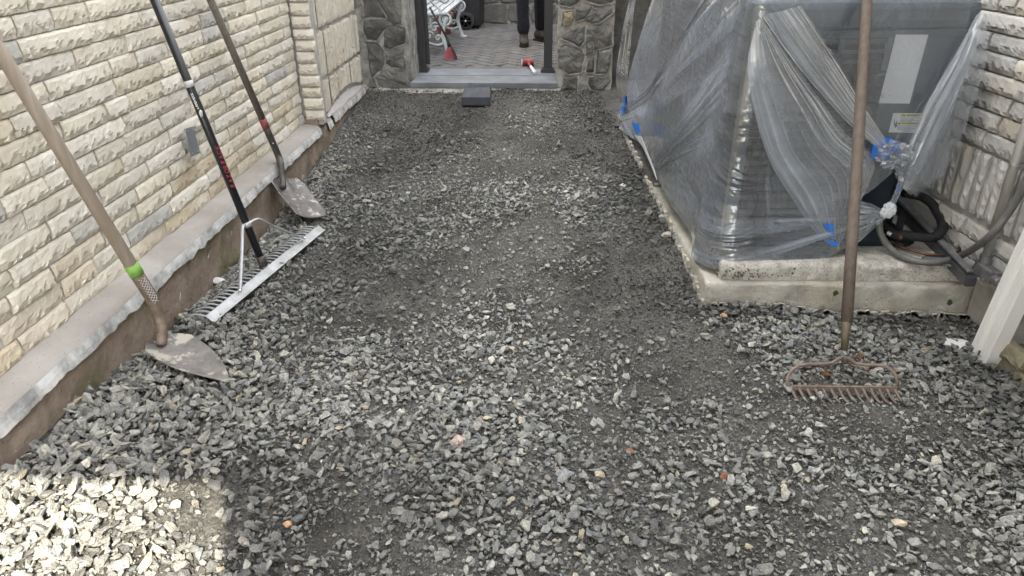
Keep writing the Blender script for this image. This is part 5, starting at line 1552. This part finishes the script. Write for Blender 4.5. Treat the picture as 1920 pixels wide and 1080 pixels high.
# weed against the pad
wd_ = thing('weed', 'small green weed with a dry stem against the pad front', 'weed', atz(1790, 590, 0))
sB = atz(1770, 596, .0); sT = aty(1781, 570, 2.79)
MB().tube(bez([Vector((sB.x, 2.78, -.02)), aty(1776, 582, 2.785), sT], 6), .0012, 5).build('stem', M['straw'], wd_)
MB().prism([aty(1775, 570, 2.785), aty(1779, 561, 2.77), aty(1785, 563, 2.775), aty(1786, 569, 2.785), aty(1781, 573, 2.78)], (0, -.001, 0)).build('leaf', M['weed'], wd_)
wd2 = thing('weed', 'yellow green weed sprig against the pad behind the bow rake', 'weed', atz(1560, 590, 0))
MB().tube(bez([aty(1536, 592, 2.78), aty(1552, 572, 2.78), aty(1566, 552, 2.785)], 6), .0012, 5).build('stem', M['straw'], wd2)
MB().prism([aty(1563, 556, 2.785), aty(1562, 547, 2.775), aty(1569, 544, 2.78), aty(1573, 550, 2.785), aty(1567, 554, 2.785)], (0, -.001, 0)).build('leaf', M['weed'], wd2)

# ------------------------------------------------------------------ tools
def ortho_frame(d):
    d = d.normalized(); a = d.orthogonal().normalized(); return d, a, d.cross(a)
# --- bow rake
rk = thing('bow_rake', 'rusty bow rake with brown wooden handle leaning on the plastic covered unit', 'rake', (1.05, 2.2, 0))
zb = .035
tl_ = atz(1478, 727, zb); tr_ = atz(1684, 729, zb)
tl_ = Vector((tl_.x, tl_.y, zb)); tr_ = Vector((tr_.x, tr_.y, zb))
hd = (tr_ - tl_); hx = hd.normalized(); hback = Vector((-hx.y, hx.x, 0))
# rake head tilts: bow lies back and up from the bar towards the socket
sock_b = aty(1583, 690, tl_.y + .10); 
top_h = ac(.45, -.075, 0); hh_ = onplane(1626, 0, ac(0, -.065, 0), fn)
sock_t = aty(1588, 600, sock_b.y + .085)
hdir = (hh_ - sock_t).normalized()
MB().box((tl_ + tr_) / 2, (hd.length, .008, .020), Matrix.Rotation(math.atan2(hx.y, hx.x), 3, 'Z')).build('head_bar', M['rust'], rk, bevel=.002)
for k in range(14):
    a = tl_ + hd * ((k + .35) / 13.8)
    pts = bez([a, a + Vector((.004, -.012, -.008)), a + Vector((.012, -.030, -.022)), a + Vector((.024, -.046, -.030))], 4)
    MB().tube(pts, [.0068 - .0002 * q for q in range(len(pts))], 6, flat=.8).build('tine', M['rust'], rk, smooth=True)
def bow(x0, y0, pts, ends):
    return bez([ends] + pts, 6)
def bpnt(x, y, f): return aty(x, y, tl_.y + (sock_b.y - tl_.y) * f)
MB().tube(bez([tl_ + hd * .01, bpnt(1476, 712, .10), bpnt(1486, 693, .35), bpnt(1506, 684, .55), bpnt(1535, 682.5, .70), bpnt(1560, 680, .8), bpnt(1576, 671, .9), sock_b + Vector((-.004, 0, 0)) + (sock_t - sock_b) * .12], 7), .0062, 8).build('bow', M['rust'], rk, smooth=True)
MB().tube(bez([tr_ - hd * .01, bpnt(1682, 712, .14), bpnt(1673, 696, .38), bpnt(1655, 686, .55), bpnt(1625, 684, .70), bpnt(1604, 681, .8), bpnt(1591, 672, .9), sock_b + Vector((.004, 0, 0)) + (sock_t - sock_b) * .12], 7), .0062, 8).build('bow', M['rust'], rk, smooth=True)
MB().tube([aty(1583, 657, sock_b.y + .02), aty(1585, 625, sock_b.y + .055), sock_t], [.012, .016, .0185], 14).build('socket', M['ferrule'], rk, smooth=True)
hl = MB().tube([sock_t - hdir * .005, sock_t + hdir * .30, sock_t + hdir * .75, hh_, hh_ + hdir * .42], [.0205, .0205, .020, .0185, .018], 18)
o = hl.build('handle', M['wooddark'], rk, smooth=True)
# --- round point shovel
def wallpt(x, y, d=.040): return atx(x, y, XW + d + .012)
s1 = thing('shovel', 'rusty pointed shovel with pale wooden handle and green tape on left', 'shovel', (-1.3, 2.2, 0))
top1 = wallpt(-40, 32, .05); kink = atz(303, 612, .165); 
g_top = aty(245, 492, 0) if False else None
# handle line: pick tape point on the segment between kink and wall
def lerp_to_pixel(P, Q, px, py):
    """point on segment PQ whose picture is closest to the pixel"""
    best = None
    for t in np.linspace(0, 1, 200):
        q = P.lerp(Q, t); x, y = proj(q); d = (x - px) ** 2 + (y - py) ** 2
        if best is None or d < best[0]: best = (d, t)
    return P.lerp(Q, best[1]), best[1]
hb = atz(286, 562, .245)
hdir1 = (top1 - hb).normalized()
t_lo, _ = lerp_to_pixel(hb, top1, 266, 508); t_hi, _ = lerp_to_pixel(hb, top1, 254, 490)
MB().tube([t_lo, t_hi, hb.lerp(top1, .5), top1], [.0235, .0235, .0225, .021], 18).build('handle', M['wood'], s1, smooth=True)
MB().tube([t_lo, t_hi], .0262, 18).build('green_tape', M['green'], s1, smooth=True)
neck = gz(304, 622, .12); heel = gz(303, 648, .075)
sk1 = MB().tube(bez([t_lo, hb, atz(300, 600, .16), neck, heel], 6), [.0245] * 8 + [.022] * 6 + [.0195] * 11, 16).build('socket', M['socket'], s1, smooth=True)
# net print on the socket
net = MB(); ax_ = (hb - t_lo).normalized(); e1 = ax_.cross(Vector((0, 0, 1))).normalized(); e2 = ax_.cross(e1).normalized()
tocam = (CP - hb).normalized(); ex = (tocam - ax_ * tocam.dot(ax_)).normalized(); ey = ax_.cross(ex)
Lk = (hb - t_lo).length * 1.05
for sgn in (1, -1):
    for k in range(-3, 9):
        pts = []
        for q in range(9):
            s_ = q / 8; along_ = k * .0135 + s_ * .026; ang = sgn * (s_ - .5) * 1.15 - .35
            if 0.01 < along_ < Lk: pts.append(t_lo + ax_ * along_ + (ex * math.cos(ang) + ey * math.sin(ang)) * .0252)
        if len(pts) > 2: net.tube(pts, .0007, 4, caps=False)
net.build('net_print', M['quartz'], sk1)
def blade(parent, heel, tip, left, right, prof, matn, dish=.02, name='blade', nrm=None, th=.0022, step=True, rib=True):
    """blade grid: axis heel->tip, across vector from left to right; prof(t)->half width factor"""
    ax = tip - heel; ac_ = (right - left); ac_ = ac_ - ax * (ac_.dot(ax) / ax.dot(ax)); hw = ac_.length / 2; ac_.normalize()
    n_ = ax.normalized().cross(ac_); 
    if n_.z < 0: n_ = -n_
    NU_, NV_ = 30, 22; V = []; F = []
    for i in range(NU_ + 1):
        t = i / NU_; w2 = hw * prof(t)
        for j in range(NV_ + 1):
            s = -1 + 2 * j / NV_
            d = dish * (s * s) * (w2 / hw) - dish * .35 + dish * .5 * (1 - math.sin(math.pi * min(1, t * 1.1 + .05)))
            if rib: d += .012 * math.exp(-(s / .20) ** 2) * (1 - smooth(t, .1, .62))
            V.append(heel + ax * t + ac_ * (s * w2) + n_ * d)
    for i in range(NU_):
        for j in range(NV_): q = i * (NV_ + 1) + j; F.append((q, q + 1, q + NV_ + 2, q + NV_ + 1))
    o = obj(name, V, F, M[matn], parent, smooth=True)
    sd_ = o.modifiers.new('thick', 'SOLIDIFY'); sd_.thickness = th
    return o
h1 = gz(301, 640, .075); tip1 = gz(431, 719, .018)
lf = atz(345, 625, .085); rt = atz(318, 690, .06)
blade(s1, h1, tip1, gz(353, 621, .080), gz(325, 686, .055), lambda t: min(1, .62 + t * 3) * max(0, 1 - (max(0, t - .28) / .72) ** 1.9) + .004, 'steelrust', .022)
# --- flat shovel
s2 = thing('shovel', 'brown round edged shovel with grey wooden handle and faded red band', 'shovel', (-1.5, 4, 0))
top2 = wallpt(360, -80, .05); hb2 = atz(521, 290, .30)
tb_lo, _ = lerp_to_pixel(hb2, top2, 499, 238); tb_hi, _ = lerp_to_pixel(hb2, top2, 494, 220)
MB().tube([tb_hi, hb2.lerp(top2, .6), top2 + (top2 - hb2) * .05], [.0195, .0185, .018], 16).build('handle', M['woodgrey'], s2, smooth=True)
MB().tube([tb_lo, tb_hi], .0215, 16).build('red_band', M['pink'], s2, smooth=True)
MB().tube(bez([tb_lo, hb2, atz(527, 312, .25), atz(530, 335, .19), atz(531, 352, .155)], 6), [.0200] * 12 + [.018] * 13, 16).build('socket', M['sockdark'], s2, smooth=True)
for px, py in ((503, 250), (512, 269)):
    q, _ = lerp_to_pixel(tb_lo, hb2, px, py); MB().lathe([(.004, 0), (.004, .002), (0, .004)], q + (CP - q).normalized() * .019, (CP - q), 8, caps=False).build('rivet', M['hub'], s2)
blade(s2, atz(531, 336, .165), gz(584, 410, .035), atz(515, 352, .15), atz(551, 326, .15), lambda t: (.75 + .35 * min(1, t * 6)) * (1 if t < .86 else math.sqrt(max(0, 1 - ((t - .86) / .15) ** 2)) * .45 + .55), 'steelbrown', .020)
# --- wide aluminium rake
r3 = thing('landscape_rake', 'wide aluminium rake with black handle propped on the left wall', 'rake', (-1.4, 3.1, 0))
e0, e1_ = atz(392, 602, .02), atz(604, 424, -.01)
e0 = gz(393, 598, .055); e1_ = gz(603, 426, .055)
dx_ = (e1_ - e0).normalized(); tw = Vector((-dx_.y, dx_.x, 0)).normalized()     # towards the wall
if tw.x > 0: tw = -tw
Lr = (e1_ - e0).length
lower = -tw
P0 = e0; upn = Vector((0, 0, 1))
# L-section: a face strip leaning, and a narrow top flange
def lsec(a0, b0, a1, b1): return [P0 + tw * a0 + upn * b0, P0 + tw * a1 + upn * b1, P0 + tw * a1 + upn * b1 + dx_ * Lr, P0 + tw * a0 + upn * b0 + dx_ * Lr]
MB().prism(lsec(.016, .010, -.010, -.012), (tw + upn) * .0022).build('head_bar', M['alu'], r3)
MB().prism(lsec(.017, .011, .034, -.002), (tw * -.5 + upn) * .0022).build('top_flange', M['alu'], r3)
MB().prism(lsec(-.011, -.012, -.022, -.014), upn * .0022).build('lower_lip', M['alu'], r3)
nt_ = 32
for k in range(nt_):
    a = P0 + dx_ * (Lr * (k + .4) / nt_) + tw * .03 + upn * .002
    pts = bez([a - tw * .02, a + tw * .03 + upn * .004, a + tw * .062 + upn * -.004, a + tw * .085 + upn * -.024], 4)
    MB().tube(pts, .0042, 6).build('tooth', M['alu'], r3, smooth=True)
col = aty(474, 414, 0.0) if False else None
hbot, _ = lerp_to_pixel(e0, e1_, 502, 500); hbot = hbot + tw * .03 + upn * .02
top3 = wallpt(265, -60, .05)
cpt, tcol = lerp_to_pixel(hbot, top3, 474, 415)
pole = MB().tube([hbot, top3], .0182, 18).build('handle', M['fibre'], r3, smooth=True)
sl0, _ = lerp_to_pixel(hbot, top3, 364, 160); sl1, _ = lerp_to_pixel(hbot, top3, 359, 147)
MB().tube([sl0, sl1], .0193, 18).build('silver_band', M['silver'], pole, smooth=True)
sl0, _ = lerp_to_pixel(hbot, top3, 391, 216); sl1, _ = lerp_to_pixel(hbot, top3, 386, 205)
hd3 = (top3 - hbot).normalized()
MB().tube([cpt - hd3 * .012, cpt + hd3 * .012], .0215, 14).build('collar', M['alu'], r3, smooth=True)
MB().tube([hbot, hbot + hd3 * .05], .021, 14).build('end_sleeve', M['sockdark'], r3, smooth=True)
ba, _ = lerp_to_pixel(e0, e1_, 447, 545); bb, _ = lerp_to_pixel(e0, e1_, 564, 442)
ca = aty(455, 425, cpt.y - .04); cb_ = aty(485, 410, cpt.y + .06)
MB().tube(bez([cpt, ca, ca.lerp(ba, .3), ba + upn * .012], 6), .0085, 8, flat=.45).build('brace', M['alu'], r3, smooth=True)
MB().tube(bez([cpt, cb_, cb_.lerp(bb, .3), bb + upn * .012], 6), .0085, 8, flat=.45).build('brace', M['alu'], r3, smooth=True)
for q in (ba, bb):
    MB().lathe([(.006, 0), (.006, .004), (0, .006)], q + upn * .016, (upn - tw * .4), 8, caps=False).build('bolt', M['hub'], r3)
# lettering on the handle
def on_handle(px, py, ang=0.0, rr=.0170):
    q, _ = lerp_to_pixel(hbot, top3, px, py); tc_ = (CP - q).normalized(); x_ = (tc_ - hd3 * tc_.dot(hd3)).normalized(); y_ = hd3.cross(x_)
    return q + (x_ * math.cos(ang) + y_ * math.sin(ang)) * rr, x_, y_
def on_pole(body, xa, ya, xb, yb, size, m_, side, sh=0):
    """letters running up the pole from pixel a to pixel b"""
    pa, _ = lerp_to_pixel(hbot, top3, xa, ya); pb, _ = lerp_to_pixel(hbot, top3, xb, yb)
    tc_ = (CP - pa).normalized(); out_ = (tc_ - hd3 * tc_.dot(hd3)).normalized(); lf_ = -(CM @ Vector((1, 0, 0))); lf_ = (lf_ - hd3 * lf_.dot(hd3)); lf_ = (lf_ - out_ * lf_.dot(out_)).normalized()
    L_ = (pb - pa).length; n_ = len(body)
    ang = math.asin(max(-1, min(1, side / .0165))); o2 = (out_ * math.cos(ang) - lf_ * math.sin(ang)); l2 = (lf_ * math.cos(ang) + out_ * math.sin(ang))
    for i, ch in enumerate(body):
        p = pa.lerp(pb, (i + .1) / n_) + o2 * .0188 - l2 * size * .36
        textobj('handle_letter', ch, p, size, hd3, l2, m_, pole, ext=.0005, shear=sh)
on_pole('RAZORBACK', 448, 347, 416, 268, .027, M['redink'], .006, .25)
on_pole('LANDWORX', 381, 199, 371, 169, .014, M['label'], -.005)
q2_, x_, y_ = on_handle(386, 208, 0, .0160)
crumple('worn_sticker', q2_ + x_ * .0015, .004, .010, .012, 4, 'whitepaint', r3, k=.6)
print('stones left', nl, 'right', nr, 'pavers', cnt, 'gravel', n)

for o in COL.objects:
    k = o.name.split('.')[0]
    if 'category' not in o: continue
    g = {'outdoor_unit': 'air conditioners under the plastic sheet', 'stone_pillar': 'stone pillars of the gate', 'shovel': 'shovels leaning on the left wall', 'rock': 'stray rocks on the gravel', 'brick_piece': 'brick pieces in the gravel', 'weed': 'weeds against the pad'}.get(k)
    if g: o['group'] = g
